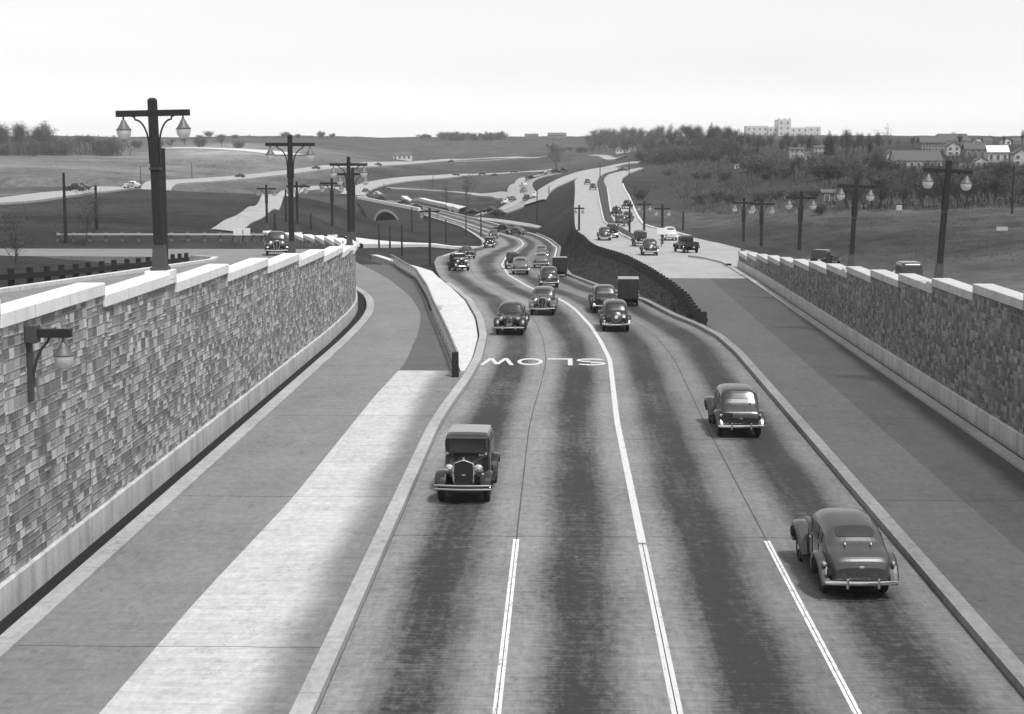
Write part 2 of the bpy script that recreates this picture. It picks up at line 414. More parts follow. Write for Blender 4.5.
def smooth1(a, k):
    if k < 2: return a
    p = np.pad(a, (k, k), mode='edge'); ker = np.hanning(2*k + 1); ker /= ker.sum()
    # keep straight ends straight
    p[:k] = 2*a[0] - a[1:k+1][::-1] if len(a) > k else p[:k]
    p[-k:] = 2*a[-1] - a[-k-1:-1][::-1] if len(a) > k else p[-k:]
    return np.convolve(p, ker, mode='valid')
def edge(pixels, zf, near=None):
    """polyline X(Y) from sight points lying on z = zf(Y); near = [(X, Y), ...] surveyed points in front of them"""
    P = list(near or []) + [on_fn(px, py, zf)[:2] for px, py in pixels]
    P.sort(key=lambda p: p[1]); P = np.array(P); return P
ROWY = lambda a, b, st: np.array([a] + [y for y in np.unique(np.concatenate([np.arange(a, min(b, 260), st), np.exp(np.arange(math.log(max(a, 260)), math.log(max(b, 260)) + 1e-9, 0.012))])) if a < y < b] + [b])
ROADPTS = {'L': [], 'M': [], 'R': []}
def strip(name, lines, zf, Y0, Y1, mat, side='M', dz=0.0, skirt=0.5, sm=3, reg=True, step=1.5, nc=5):
    """sheet across the polylines [(line, u), ...] (u None: metres east), one row every step metres, with short sides down"""
    Y = ROWY(Y0, Y1, step)
    xs = [smooth1(np.interp(Y, l[:, 1], l[:, 0]), sm) for l, u in lines]
    us = [(x if u is None else np.full(len(Y), u)) for x, (l, u) in zip(xs, lines)]
    z = zf(Y) + dz
    mb = MB(); uv = []
    for i, y in enumerate(Y):
        row = []
        for k in range(len(lines) - 1):
            for j in range(nc + (k == len(lines) - 2)):
                t = j/nc; row.append((xs[k][i]*(1-t) + xs[k+1][i]*t, us[k][i]*(1-t) + us[k+1][i]*t))
        row = [row[0] + (1,)] + [r + (0,) for r in row] + [row[-1] + (1,)]
        n = len(row)
        for x, u, d in row: mb.v.append((x, y, z[i] - skirt*d)); uv.append((u, y))
        if reg:
            w_ = max(abs(xs[-1][i] - xs[0][i]), .1); k = max(2, int(w_/2.0) + 1)
            for t in np.linspace(0, 1, k): ROADPTS[side].append((xs[0][i] + (xs[-1][i] - xs[0][i])*t, y, z[i]))
    for i in range(len(Y) - 1):
        for j in range(n - 1):
            a = i*n + j; mb.f.append((a, a + 1, a + n + 1, a + n))
    mb.f.append(tuple(range(n))[::-1]); mb.f.append(tuple((len(Y) - 1)*n + j for j in range(n)))
    mb.uv = uv
    return structure(mb.build(name, mat))
def ribbon(name, pts, width, mat, dz=0.0, skirt=0.4, nc=4, u0=0.0, sub=6, side=None, wf=None):
    """a strip following a centre line of 3-D points"""
    P = [Vector(p) for p in pts]; Q = []
    for i in range(len(P) - 1):
        p0, p1, p2, p3 = P[max(i-1, 0)], P[i], P[i+1], P[min(i+2, len(P)-1)]
        for k in range(sub):
            t = k/sub
            Q.append(0.5*((2*p1) + (-p0 + p2)*t + (2*p0 - 5*p1 + 4*p2 - p3)*t*t + (-p0 + 3*p1 - 3*p2 + p3)*t**3))
    Q.append(P[-1])
    mb = MB(); uv = []; d = 0.0; n = nc + 3
    for i, q in enumerate(Q):
        t = (Q[min(i+1, len(Q)-1)] - Q[max(i-1, 0)]); t.z = 0; t.normalize(); s = Vector((t.y, -t.x, 0))
        w_ = (width if wf is None else wf(i/(len(Q)-1)))/2
        if i: d += (q - Q[i-1]).length
        a = q - s*w_; mb.v.append((a.x, a.y, a.z + dz - skirt)); uv.append((u0 - w_, d))
        for j in range(nc + 1):
            p = q + s*(w_*(2*j/nc - 1)); mb.v.append((p.x, p.y, p.z + dz)); uv.append((u0 + w_*(2*j/nc - 1), d))
            if side: ROADPTS[side].append((p.x, p.y, p.z + dz))
        a = q + s*w_; mb.v.append((a.x, a.y, a.z + dz - skirt)); uv.append((u0 + w_, d))
    for i in range(len(Q) - 1):
        for j in range(n - 1):
            a = i*n + j; mb.f.append((a, a + 1, a + n + 1, a + n))
    mb.uv = uv
    return structure(mb.build(name, mat))
# ================================================================== the roads near the bridge
A = lambda *p: np.array(p, dtype=float)
def off(L, dx): M = L.copy(); M[:, 0] += dx; return M
def line(x, a=10, b=400): return A((x, a), (x, b))
main_l = edge([(452, 408), (471, 381), (482, 361), (487, 338), (483, 320), (472, 302), (456, 289), (441, 279), (436, 270), (434, 262), (437, 257), (452, 252),
               (470, 248), (482, 246), (481.5, 240), (470, 232), (460, 226), (419, 213.5), (378, 204.6), (360, 200)], z_main, [(-4.45, 10), (-4.45, 58)])
main_c = edge([(610, 360), (600, 340), (590, 325), (575, 309), (556, 297.5), (529, 287), (508.6, 275), (502, 265), (506, 257), (516, 250), (524, 243.6),
               (519, 238.5), (500, 233.5), (479, 227.5), (460, 221.5), (430, 212), (391, 203.5), (372, 199)], z_main, [(2.19, 10), (2.19, 60)])
main_r = edge([(716, 338), (693, 326), (671, 317), (654, 308), (640, 301), (596, 287), (568, 276), (560, 266), (557, 257), (559, 247), (549, 239.5), (536, 233.8),
               (525, 231), (513, 228), (492, 222), (473, 217), (440, 209), (405, 201.5), (385, 198)], z_main, [(8.8, 10), (8.8, 80)])
Y_BRIDGE = float(min(main_l[-1, 1], main_r[-1, 1]))
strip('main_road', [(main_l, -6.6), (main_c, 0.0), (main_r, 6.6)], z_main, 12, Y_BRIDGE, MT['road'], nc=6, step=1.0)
# kerbs: raised, along both edges
strip('kerb', [(off(main_l, -0.40), 0.0), (main_l, 0.4)], z_main, 12, 134, MT['kerb'], dz=0.19, nc=2, step=0.8, reg=False)
strip('kerb', [(main_r, 0.0), (off(main_r, 0.38), 0.4)], z_main, 12, 330, MT['kerb_dark'], dz=0.19, nc=2, step=0.8, reg=False)
# painted lines
def paint(name, L, wd, a, b, mat, zf=z_main, dz=0.004, step=1.0):
    return strip(name, [(off(L, -wd/2), 0.0), (off(L, wd/2), wd)], zf, a, b, mat, dz=dz, nc=1, skirt=0.003, reg=False, step=step)
def between(L, R, t):
    Y = np.linspace(12, Y_BRIDGE, 600); return np.stack([np.interp(Y, L[:, 1], L[:, 0])*(1-t) + np.interp(Y, R[:, 1], R[:, 0])*t, Y], 1)
paint('lane_line', off(main_c, -0.06), 0.095, 12, 41.0, MT['paint_new'])
paint('lane_line', off(main_c, 0.06), 0.095, 12, 41.0, MT['paint_new'])
paint('lane_line', main_c, 0.21, 41.2, Y_BRIDGE - 4, MT['paint_new'])
for t, S_, E_ in ((0.5, main_l, main_c), (0.5, main_c, main_r)):
    q = between(S_, E_, t)
    paint('lane_line', off(q, -0.045), 0.07, 12, 41.5, MT['paint_old']); paint('lane_line', off(q, 0.045), 0.07, 12, 41.5, MT['paint_old'])
paint('lane_line', off(main_l, 0.45), 0.25, 225, Y_BRIDGE - 8, MT['paint_new'])
paint('lane_line', off(main_r, -0.35), 0.22, 165, Y_BRIDGE - 8, MT['paint_new'])
# thin black joint filler either side of the centre line
# ------------------------------------------------------------------ left: retaining wall line, ramp, slab, island
WALL_L = A((-12.5, 8), (-12.5, 86), (-12.7, 95), (-13.3, 104), (-14.8, 115), (-17.2, 126), (-20.7, 140), (-26.8, 161), (-33.0, 181))
_y = np.linspace(8, 181, 400); WALL_L = np.stack([smooth1(np.interp(_y, WALL_L[:, 1], WALL_L[:, 0]), 14), _y], 1)
z_lr = prof([0, 92, 110, 130, 150, 185], [0, 0, -.25, -.8, -1.2, -1.6])
joint_l = edge([(99, 714), (198, 599), (291, 500), (375, 396), (405, 364), (419, 331), (421, 313), (410, 296), (392, 281), (375, 271), (362, 265)], z_lr, [(-8.42, 10), (-8.42, 25)])
rail_l = edge([(460, 374), (451, 351), (436, 318), (428, 298), (418, 281), (395, 266), (375, 259), (360, 256.5)], z_lr, [(-4.95, 10), (-4.95, 60)])
Y_R0 = float(on_fn(460, 374, z_lr)[1]); Y_R1 = float(rail_l[-1, 1]) + 8
rail_l = np.vstack([rail_l, rail_l[-1] + (rail_l[-1] - rail_l[-2])*2.5])
joint_l = np.vstack([joint_l, joint_l[-1] + (joint_l[-1] - joint_l[-2])*1.2])
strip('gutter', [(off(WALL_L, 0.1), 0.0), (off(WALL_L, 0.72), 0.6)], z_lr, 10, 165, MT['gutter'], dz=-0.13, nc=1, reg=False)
strip('kerb', [(off(WALL_L, 0.72), 0.0), (off(WALL_L, 1.22), 0.5)], z_lr, 10, 165, MT['kerb'], dz=0.10, nc=2, reg=False)
strip('ramp_lane', [(off(WALL_L, 1.22), None), (joint_l, None)], z_lr, 10, 165, MT['slab_lane'], 'M')
strip('paved_slab', [(joint_l, None), (off(main_l, -0.38), None)], z_lr, 10, Y_R0 + 1.0, MT['slab_light'], 'M', dz=0.012, sm=2)
strip('ramp_shoulder', [(joint_l, None), (rail_l, None)], z_lr, Y_R0 + 1.0, 160, MT['slab_mid'], 'M', dz=0.008, sm=2)
_yk = float(on_fn(441, 282, z_lr)[1]); _n = off(main_l, -0.5); _n = _n[_n[:, 1] < _yk]
isl_r = np.vstack([_n, edge([(438, 278), (432, 272), (418, 267.5), (399, 263), (376, 255.5), (360, 252)], z_lr)])
strip('sidewalk', [(off(rail_l, 0.05), None), (isl_r, None)], z_lr, Y_R0 + 0.4, 165, MT['walk'], 'M', dz=0.10, sm=2, step=1.0)
# ------------------------------------------------------------------ right: ramp that rises from the road, gutter, kerbs
ramp_l = edge([(701, 322), (690, 306), (675, 293), (661, 283), (647, 274), (630, 264.5), (611.6, 258), (599, 254), (591, 249), (585, 242), (579, 238), (575, 226), (574, 208),
               (575, 190), (574.6, 181), (579, 175.5), (588, 171.7), (611, 168), (641, 163.5)], z_up, [(9.18, 10), (9.18, 86)])
med_l = edge([(634, 241), (622.5, 235), (610, 226), (604.4, 221), (600.6, 203.5), (598, 190), (597.5, 183), (599, 178), (604, 174.5), (618, 170.2), (643, 165)], z_up)
med_r = edge([(640, 239), (630, 234), (618, 227), (610.6, 216.6), (607, 190), (603.5, 182), (604.5, 178), (608, 174.5), (621, 171), (645, 166.4)], z_up)
up_r = edge([(719, 243), (700, 239), (684, 235.5), (668, 231), (654, 228.5), (643, 225), (636, 215), (628.5, 197), (624, 189), (621.5, 182), (623, 177.5), (631, 172.4), (645, 167.5)], z_up)
Y_M = 200.0; Y_FAR = float(min(ramp_l[-1, 1], med_l[-1, 1], up_r[-1, 1])) - 2
strip('ramp_lane', [(ramp_l, None), (line(11.9), None)], z_up, 10, 128, MT['slab_mid'], 'M', dz=0.006)
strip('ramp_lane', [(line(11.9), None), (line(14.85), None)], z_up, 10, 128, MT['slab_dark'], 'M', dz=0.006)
strip('kerb', [(line(14.85), 0.0), (line(15.3), 0.5)], z_up, 10, 143, MT['kerb'], dz=0.10, nc=2, reg=False)
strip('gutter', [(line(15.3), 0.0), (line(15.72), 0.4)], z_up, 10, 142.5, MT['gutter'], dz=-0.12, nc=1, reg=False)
plaza_r = np.vstack([A((14.85, 120), (14.85, 143.0), (22.0, 145.0)), up_r])
strip('upper_road', [(ramp_l, -7.0), (plaza_r, 7.0)], z_up, 128, Y_M, MT['slab_far'], 'M', dz=0.006, nc=10, sm=1)
strip('upper_road', [(ramp_l, -5.0), (med_l, 5.0)], z_up, Y_M, Y_FAR, MT['slab_far'], 'M', dz=0.006, sm=1)
strip('upper_road', [(med_r, -5.0), (up_r, 5.0)], z_up, Y_M, Y_FAR, MT['far_road'], 'M', dz=0.006, sm=1)
strip('median_strip', [(med_l, None), (med_r, None)], z_up, Y_M, Y_FAR, MT['lawn'], 'M', dz=0.30, nc=3, sm=1, reg=False)
strip('kerb', [(off(med_l, -0.25), 0.), (off(med_l, .05), .3)], z_up, Y_M, 420, MT['walk'], dz=0.22, nc=1, sm=1, reg=False)
strip('kerb', [(off(med_r, -0.05), 0.), (off(med_r, .25), .3)], z_up, Y_M, 420, MT['walk'], dz=0.22, nc=1, sm=1, reg=False)
strip('kerb', [(off(up_r, -0.05), 0.), (off(up_r, .35), .3)], z_up, 212, 460, MT['walk'], dz=0.18, nc=1, sm=1, reg=False)
# gore kerb between the ramp and the service road, down to the end of the wall
ribbon('kerb', [at_z(690, 256.5, -.35), at_z(705, 258.5, -.3), at_z(722, 262.5, -.2), (15.1, 143.5, -.1)], 0.45, MT['kerb'], dz=0.14, skirt=.3)
# service road behind the right wall
serv = [(21.8, 12, z_ur(12)), (21.8, 60, z_ur(60)), (21.6, 90, z_ur(90)), (21.4, 110, z_ur(110)), (20.9, 130, z_ur(130)), (20.0, 146, z_ur(146))]
ribbon('service_road', serv, 7.4, MT['slab_lane'], side='R', sub=24)
# the street above the left wall, with its arm round the lawn
ul_l = A((-21.5, 8), (-21.3, 60), (-21.3, 98), (-22.2, 103.5), (-24.5, 107), (-29, 109.2), (-40, 110.6), (-80, 111.4), (-82, 130))
ul_r = off(WALL_L, -0.95)
strip('upper_street', [(ul_l, None), (ul_r, None)], z_ul, 9, 127, MT['slab_lane'], 'L', nc=12, sm=1, step=0.75)
strip('kerb', [(off(ul_l, -0.4), 0.), (ul_l, .4)], z_ul, 20, 108.2, MT['walk'], dz=0.16, nc=1, sm=1, reg=False, step=0.6)

# ================================================================== the ground: one sheet to the horizon
CTRL = [ # px, py, metres ahead, tone
 # left, above the wall
 (0, 280, 70, .05), (-120, 300, 62, .05), (-300, 260, 90, .05), (100, 262, 88, .05), (0, 262, 88, .05), (-400, 240, 120, .06), (0, 243, 110, .06),
 (60, 232, 128, .055), (-150, 235, 125, .055), (200, 234, 132, .055), (150, 222, 185, .05), (0, 218, 190, .05), (0, 208, 235, .06), (-200, 215, 200, .06), (-400, 210, 220, .06),
 (230, 216, 215, .05), (300, 214, 265, .038), (320, 225, 225, .05), (350, 212, 330, .033), (320, 200, 360, .04), (120, 200, 290, .055), (200, 192, 360, .06),
 (0, 196, 300, 0.168), (-200, 192, 320, 0.140), (0, 180, 440, 0.224), (-300, 175, 460, 0.196), (100, 180, 480, 0.210), (60, 165, 640, 0.238), (150, 165, 700, 0.238), (-200, 160, 700, 0.196),
 (240, 168, 720, 0.210), (240, 152, 900, 0.420), (100, 150, 950, 0.182), (-100, 148, 900, 0.099), (-300, 140, 900, 0.088), (0, 143, 1100, 0.066), (-200, 135, 1200, 0.066), (-400, 132, 1200, 0.066),
 (300, 150, 950, 0.224), (350, 158, 850, 0.168), (330, 144, 1200, 0.110), (180, 138, 1400, 0.088), (300, 136, 1400, 0.088), (60, 136, 1400, 0.066),
 # middle
 (400, 240, 285, .045), (420, 258, 195, .05), (380, 252, 205, .05), (350, 232, 300, .045), (385, 228, 400, .045), (440, 232, 330, .035), (345, 215, 380, .033),
 (440, 195, 640, .065), (420, 187, 720, .07), (470, 205, 560, .06), (470, 183, 820, .08), (400, 175, 800, .06), (430, 171, 900, .075), (560, 178, 760, .07),
 (560, 210, 400, .032), (540, 208, 440, .045), (555, 220, 330, .03), (566, 198, 420, .035), (500, 168, 1000, .07), (540, 165, 1000, .08),
 (420, 152, 1250, .10), (480, 148, 1300, .10), (540, 146, 1300, .10), (400, 138, 1500, .08), (480, 137, 1550, .09), (560, 137, 1500, .09), (590, 155, 1050, .09), (600, 145, 1250, .09),
 (640, 150, 1050, .09), (640, 140, 1250, .07), (560, 155, 1050, .1), (620, 158, 900, .07),
 # right
 (660, 195, 360, .06), (690, 218, 275, .13), (670, 210, 300, .15), (650, 180, 460, .05), (700, 200, 320, .055), (730, 222, 240, .08), (690, 180, 400, .07), (700, 165, 480, .07), (670, 160, 600, .06),
 (710, 150, 620, .06), (700, 142, 720, .05), (760, 148, 640, .05), (780, 142, 760, .05), (660, 148, 800, .06), (760, 225, 222, .055), (760, 205, 300, .11), (760, 180, 385, .05), (820, 230, 190, .07),
 (820, 212, 240, .12), (820, 190, 310, .045), (820, 165, 420, .05), (860, 150, 520, .05), (900, 258, 130, .11), (900, 238, 172, .07), (900, 225, 200, .10), (900, 210, 245, .15), (900, 190, 285, .05),
 (900, 168, 350, .05), (900, 152, 450, .05), (900, 145, 560, .05), (1024, 262, 100, .17), (1024, 240, 150, .08), (1024, 225, 185, .13), (1024, 208, 220, .16), (1024, 185, 270, .05), (1024, 165, 340, .05), (1024, 148, 480, .05),
 (1200, 270, 90, .12), (1200, 230, 160, .08), (1200, 205, 220, .1), (1200, 165, 330, .05), (1200, 145, 480, .05), (1400, 230, 160, .08), (1400, 170, 300, .05), (1400, 145, 480, .05),
 (1024, 142, 640, .05), (1150, 142, 640, .05), (960, 270, 90, .10), (1100, 290, 70, .1), (1024, 290, 60, .1),
]
def key(X, Y): return np.stack([np.asarray(X)/np.asarray(Y)*4.2, np.log(np.asarray(Y))*1.7], -1)
P = np.array([at_Y(a, b, c) for a, b, c, t in CTRL]); tone_c = np.array([c[3] for c in CTRL])
far = [(x*y, y, z) for y, z in ((1900, 17), (2600, 15), (3900, 10)) for x in (-.8, -.55, -.3, -.1, .1, .3, .55, .8)]
P = np.vstack([P, np.array(far)]); tone_c = np.concatenate([tone_c, np.full(len(far), .07)])
near = [(-60, 12, 7), (-30, 12, 6.7), (-60, 40, 6), (-30, 40, 5.6), (0, 12, 0), (0, 60, 0), (30, 12, 6), (60, 12, 6), (30, 40, 5), (60, 40, 5), (60, 80, 3), (-100, 60, 5), (-100, 110, 3.6)]
P = np.vstack([P, np.array(near, float)]); tone_c = np.concatenate([tone_c, np.full(len(near), .06)])
K = key(P[:, 0], P[:, 1])
def U(r2): return 0.5*r2*np.log(r2 + 1e-9)
def tps_fit(K, v, lam):
    n = len(K); d2 = ((K[:, None] - K[None])**2).sum(-1)
    Am = np.zeros((n + 3, n + 3)); Am[:n, :n] = U(d2) + lam*np.eye(n); Am[:n, n] = 1; Am[:n, n+1:] = K; Am[n, :n] = 1; Am[n+1:, :n] = K.T
    return np.linalg.solve(Am, np.concatenate([v, np.zeros(3)]))
wz = tps_fit(K, P[:, 2], 0.004)
def tps(X, Y):
    q = key(X, Y); out = np.empty(len(q))
    for i in range(0, len(q), 8000):
        a = q[i:i+8000]; d2 = ((a[:, None] - K[None])**2).sum(-1); out[i:i+8000] = U(d2) @ wz[:-3] + wz[-3] + a @ wz[-2:]
    return out
def tone_at(X, Y):
    q = key(X, Y); out = np.empty(len(q))
    for i in range(0, len(q), 8000):
        a = q[i:i+8000]; d2 = ((a[:, None] - K[None])**2).sum(-1) + 2e-4; w_ = d2**-1.9; out[i:i+8000] = (w_ @ tone_c)/w_.sum(1)
    return out
GY = np.exp(np.linspace(math.log(7), math.log(3900), 300))
def xl_of(Y): return np.where(Y <= 181, np.interp(Y, WALL_L[:, 1], WALL_L[:, 0]) - 0.3, -33.3/181*Y)
def xr_of(Y): return np.where(Y <= 143, 16.1, 16.1/143*Y)
S1, S2, S3 = np.linspace(1, 0, 120)**1.5, np.linspace(0, 1, 110), np.linspace(0, 1, 110)**1.4
GX = []; SIDE = []
for y in GY:
    a, b = float(xl_of(y)), float(xr_of(y)); l, r = -0.8*y - 40, 0.8*y + 40
    GX.append(np.concatenate([a - 0.05 + (l - a)*S1, a + 0.05 + (b - a - 0.1)*S2, b + 0.05 + (r - b)*S3]))
GX = np.array(GX); NC = GX.shape[1]; YY = np.repeat(GY[:, None], NC, 1)
side_col = np.concatenate([np.zeros(120), np.ones(110), np.full(110, 2)]).astype(int)
GZ = tps(GX.ravel(), YY.ravel()).reshape(GX.shape)
GT = tone_at(GX.ravel(), YY.ravel()).reshape(GX.shape)
def blend(mask, pts):
    pts = np.array(pts); xs = GX[mask]; ys = YY[mask]; zs = GZ[mask]
    o = np.argsort(ys, kind='stable'); res = zs.copy(); pts = pts[np.argsort(pts[:, 1])]
    for i in range(0, len(o), 1200):
        k = o[i:i+1200]; y0, y1 = ys[k].min(), ys[k].max(); R = 50 + 0.1*y0
        c = pts[(pts[:, 1] > y0 - R) & (pts[:, 1] < y1 + R)]
        if not len(c): continue
        d2 = (xs[k][:, None] - c[None, :, 0])**2 + (ys[k][:, None] - c[None, :, 1])**2
        d = np.sqrt(d2.min(1)); d0 = 1.5 + 0.007*ys[k]; d1 = d0 + 8 + 0.05*ys[k]
        low = np.where(d2 <= ((d + 1.5 + 0.006*ys[k])**2)[:, None], c[None, :, 2], 1e9).min(1) - 0.36
        w_ = (d2 + 4.0)**-2.0; idw = (w_ @ c[:, 2])/w_.sum(1) - 0.36
        t0 = np.clip((d - d0)/(1.2*d0), 0, 1); zr = low*(1 - t0) + idw*t0
        t = np.clip((d - d0)/(d1 - d0), 0, 1); t = t*t*(3 - 2*t)
        res[k] = zr*(1-t) + zs[k]*t
    GZ[mask] = res
n_ = YY <= 186
blend(n_ & (side_col == 0)[None], ROADPTS['L']); blend(n_ & (side_col == 1)[None], ROADPTS['M']); blend(n_ & (side_col == 2)[None], ROADPTS['R'] + [p for p in ROADPTS['M'] if p[1] > 143])
blend((YY > 186) & (YY < 900), [p for k in ROADPTS for p in ROADPTS[k] if p[1] > 170])
# even slope between the main road and the higher road, as far as the bend
_m = (YY > 150) & (YY < 520); _xm = np.interp(YY, main_r[:, 1], main_r[:, 0]) + .3; _xr = np.interp(YY, ramp_l[:, 1], ramp_l[:, 0])
_t = np.clip((GX - _xm)/np.maximum(_xr - _xm, .5), 0, 1); _in = _m & (GX > _xm) & (GX < _xr)
_z = z_main(YY) + (z_up(YY) - z_main(YY))*_t**1.3 - .38; _f = np.clip((520 - YY)/110, 0, 1)
GZ = np.where(_in, GZ*(1 - _f) + _z*_f, GZ)
# the cutting below the arched bridge
_c0, _c1 = np.array(on_fn(361, 200.5, z_main)), np.array(on_fn(424, 215, z_main)); _dv = (_c1 - _c0)[:2]; _L = np.linalg.norm(_dv); _dv = _dv/_L; _nb = np.array([_dv[1], -_dv[0]]); _nb = -_nb if _nb[1] > 0 else _nb
_s = (GX - _c0[0])*_dv[0] + (YY - _c0[1])*_dv[1]; _q = (GX - _c0[0])*_nb[0] + (YY - _c0[1])*_nb[1]
st_ = lambda x, a, b: np.clip((x - a)/(b - a), 0, 1)**2*(3 - 2*np.clip((x - a)/(b - a), 0, 1))
def _chord(px):                                   # how far along the bridge a sight line crosses it
    k = ray(px, 210)[0]; return float((k*_c0[1] - _c0[0])/(_dv[0] - k*_dv[1]))
ARCH_S, ARCH_H = (_chord(379) + _chord(405))/2, abs(_chord(405) - _chord(379))/2
_w = np.exp(-np.maximum(np.abs(_s - ARCH_S) - ARCH_H, 0)**2/(ARCH_H*.9)**2)*st_(_q, -15, -12.5)*(1 - st_(_q, 60, 160))*(YY > 250)
GZ = GZ*(1 - _w) + np.minimum(GZ, -15.5 + .012*np.clip(_q, 0, 200))*_w
rs = np.random.RandomState(3)
bump = (np.sin(GX*.11 + 1.3*np.sin(YY*.05)) * np.sin(YY*.043 + 2*np.sin(GX*.03)))*np.clip((YY - 350)/800, 0, 1)*0.9
GZ = GZ + bump*np.clip((YY - 900)/300, 0, 1)
def ground_z(X, Y):
    Y = np.clip(Y, GY[0], GY[-1] - 1); i = int(np.searchsorted(GY, Y) - 1); i = max(0, min(i, len(GY) - 2)); t = (Y - GY[i])/(GY[i+1] - GY[i])
    return float(np.interp(X, GX[i], GZ[i])*(1-t) + np.interp(X, GX[i+1], GZ[i+1])*t)
def on_ground(px, py, ymin=100, up=0.0):
    rx, rz = ray(px, py); prev = None
    for Y in YS[(YS > ymin)]:
        d = EYE + rz*Y - ground_z(rx*Y, Y) - up
        if d < 0:
            if prev:
                t = prev[1]/(prev[1] - d); Y = prev[0] + (Y - prev[0])*t
            return (rx*Y, Y, ground_z(rx*Y, Y))
        prev = (Y, d)
    return (rx*1500, 1500, ground_z(rx*1500, 1500))
mb = MB(); NR = len(GY)
me = bpy.data.meshes.new('ground')
vs = np.stack([GX, YY, GZ], -1).reshape(-1, 3)
ii, jj = np.meshgrid(np.arange(NR - 1), np.arange(NC - 1), indexing='ij'); a = (ii*NC + jj).ravel()
fs = np.stack([a, a + 1, a + NC + 1, a + NC], 1)
me.from_pydata(vs.tolist(), [], fs.tolist())
at_ = me.attributes.new('tone', 'FLOAT', 'POINT'); at_.data.foreach_set('value', GT.ravel().astype(np.float32))
me.polygons.foreach_set('use_smooth', [True]*len(me.polygons)); me.set_sharp_from_angle(angle=rad(40))
me.materials.append(MT['ground']); me.update()
ground = bpy.data.objects.new('ground', me); COL.objects.link(ground); structure(ground)
# grass bank between the road and the ramp
Yb = ROWY(89, 330, 1.2); mb = MB(); NB = 14
bl = np.interp(Yb, main_r[:, 1], main_r[:, 0]) + 0.5; br = np.interp(Yb, ramp_l[:, 1], ramp_l[:, 0])
for i, y in enumerate(Yb):
    z0, z1 = float(z_main(y)) + 0.1, float(z_up(y)) + 0.02
    for j in range(NB + 1):
        t = j/NB; x = bl[i]*(1-t) + max(br[i], bl[i] + .05)*t
        h = (t**0.8)*(z1 - z0) + z0 + math.sin(math.pi*t)*min(0.5, .05*(br[i] - bl[i]))*(1 + .35*math.sin(y*.9 + x*.7)) + (rng.random() - .5)*.16*math.sin(math.pi*t)
        mb.v.append((x, y, h))
for i in range(len(Yb) - 1):
    for j in range(NB):
        q = i*(NB + 1) + j; mb.f.append((q, q + 1, q + NB + 2, q + NB + 1))
structure(mb.build('grass_bank', MT['bank'], smooth=True))

# ------------------------------------------------------------------ distant roads laid on the ground
def drape(name, px, width, mat, lift=0.35, ymin=150, sub=10, wf=None, u0=0.0):
    P = [on_ground(a, b, ymin) for a, b in px]; Q = []
    for i in range(len(P) - 1):
        p = [np.array(P[max(0, min(len(P) - 1, i + k))][:2]) for k in (-1, 0, 1, 2)]
        m = max(3, int(np.linalg.norm(p[2] - p[1])/6))
        for k in range(m):
            t = k/m; c = 0.5*((2*p[1]) + (-p[0] + p[2])*t + (2*p[0] - 5*p[1] + 4*p[2] - p[3])*t*t + (-p[0] + 3*p[1] - 3*p[2] + p[3])*t**3)
            Q.append((c[0], c[1]))
    Q.append(P[-1][:2])
    w0 = width/2; mb = MB(); uv = []; nc = 6; n = nc + 3; d = 0
    for i, q in enumerate(Q):
        a, b = Q[max(i - 1, 0)], Q[min(i + 1, len(Q) - 1)]; tx, ty = b[0] - a[0], b[1] - a[1]; L = math.hypot(tx, ty) or 1; sx, sy_ = ty/L, -tx/L
        if i: d += math.hypot(q[0] - Q[i-1][0], q[1] - Q[i-1][1])
        ww = w0*(wf(i/(len(Q) - 1)) if wf else 1)
        pts = [(q[0] + sx*ww*(2*j/nc - 1), q[1] + sy_*ww*(2*j/nc - 1)) for j in range(nc + 1)]
        zs = [ground_z(*p) for p in pts]; zc = [max(zs[max(0, j-1):j+2]) + lift for j in range(nc + 1)]
        mb.v.append((pts[0][0], pts[0][1], zs[0] - 0.15)); uv.append((u0 - ww, d))
        for j in range(nc + 1): mb.v.append((pts[j][0], pts[j][1], zc[j])); uv.append((u0 + ww*(2*j/nc - 1), d))
        mb.v.append((pts[-1][0], pts[-1][1], zs[-1] - 0.15)); uv.append((u0 + ww, d))
    for i in range(len(Q) - 1):
        for j in range(n - 1):
            k = i*n + j; mb.f.append((k, k + 1, k + n + 1, k + n))
    mb.uv = uv
    return structure(mb.build(name, mat))
drape('far_road', [(-60, 206), (0, 203), (60, 195), (110, 189.5), (160, 185), (240, 178), (320, 168.5), (372, 165), (420, 162.5), (470, 159.5), (545, 157.5)], 9, MT['far_road'])
drape('far_road', [(225, 231.5), (237, 222.5), (255, 213), (270, 203.5), (287, 195), (312, 188.3), (330, 187), (346, 190), (358, 197)], 7.5, MT['far_road'], lift=.07, ymin=140, wf=lambda t: .42 + .6*t)
drape('far_road', [(352, 196), (360, 190), (376, 184.5), (400, 180.5), (430, 178), (470, 175), (520, 172.6), (552, 171)], 9, MT['far_road'])
drape('path', [(387, 188.5), (420, 190), (460, 193), (490, 195.5), (512, 197.5)], 4.5, MT['far_road'])
drape('path', [(404, 198.5), (425, 202), (445, 206.5), (463, 211.5)], 2.2, MT['walk'], lift=1.0)  # stands for a low pale wall beside the road, a raised strip
drape('far_road', [(478, 216), (492, 213.5), (504, 210), (514, 204), (517, 198), (514.5, 192), (515, 186), (521, 180.5), (535, 176.5), (552, 173)], 4.6, MT['slab_far'], lift=.35)
drape('far_road', [(500, 215), (513, 210.5), (524, 205), (530, 198.5), (526, 192), (525.5, 187), (531, 181.5), (543, 177.2), (556, 174.4)], 4.6, MT['far_dirt'], lift=.3)
drape('far_road', [(535, 204), (541, 195), (547, 190), (560, 183), (573, 177), (589, 171.6), (612, 167), (640, 162.8)], 5.5, MT['slab_far'])
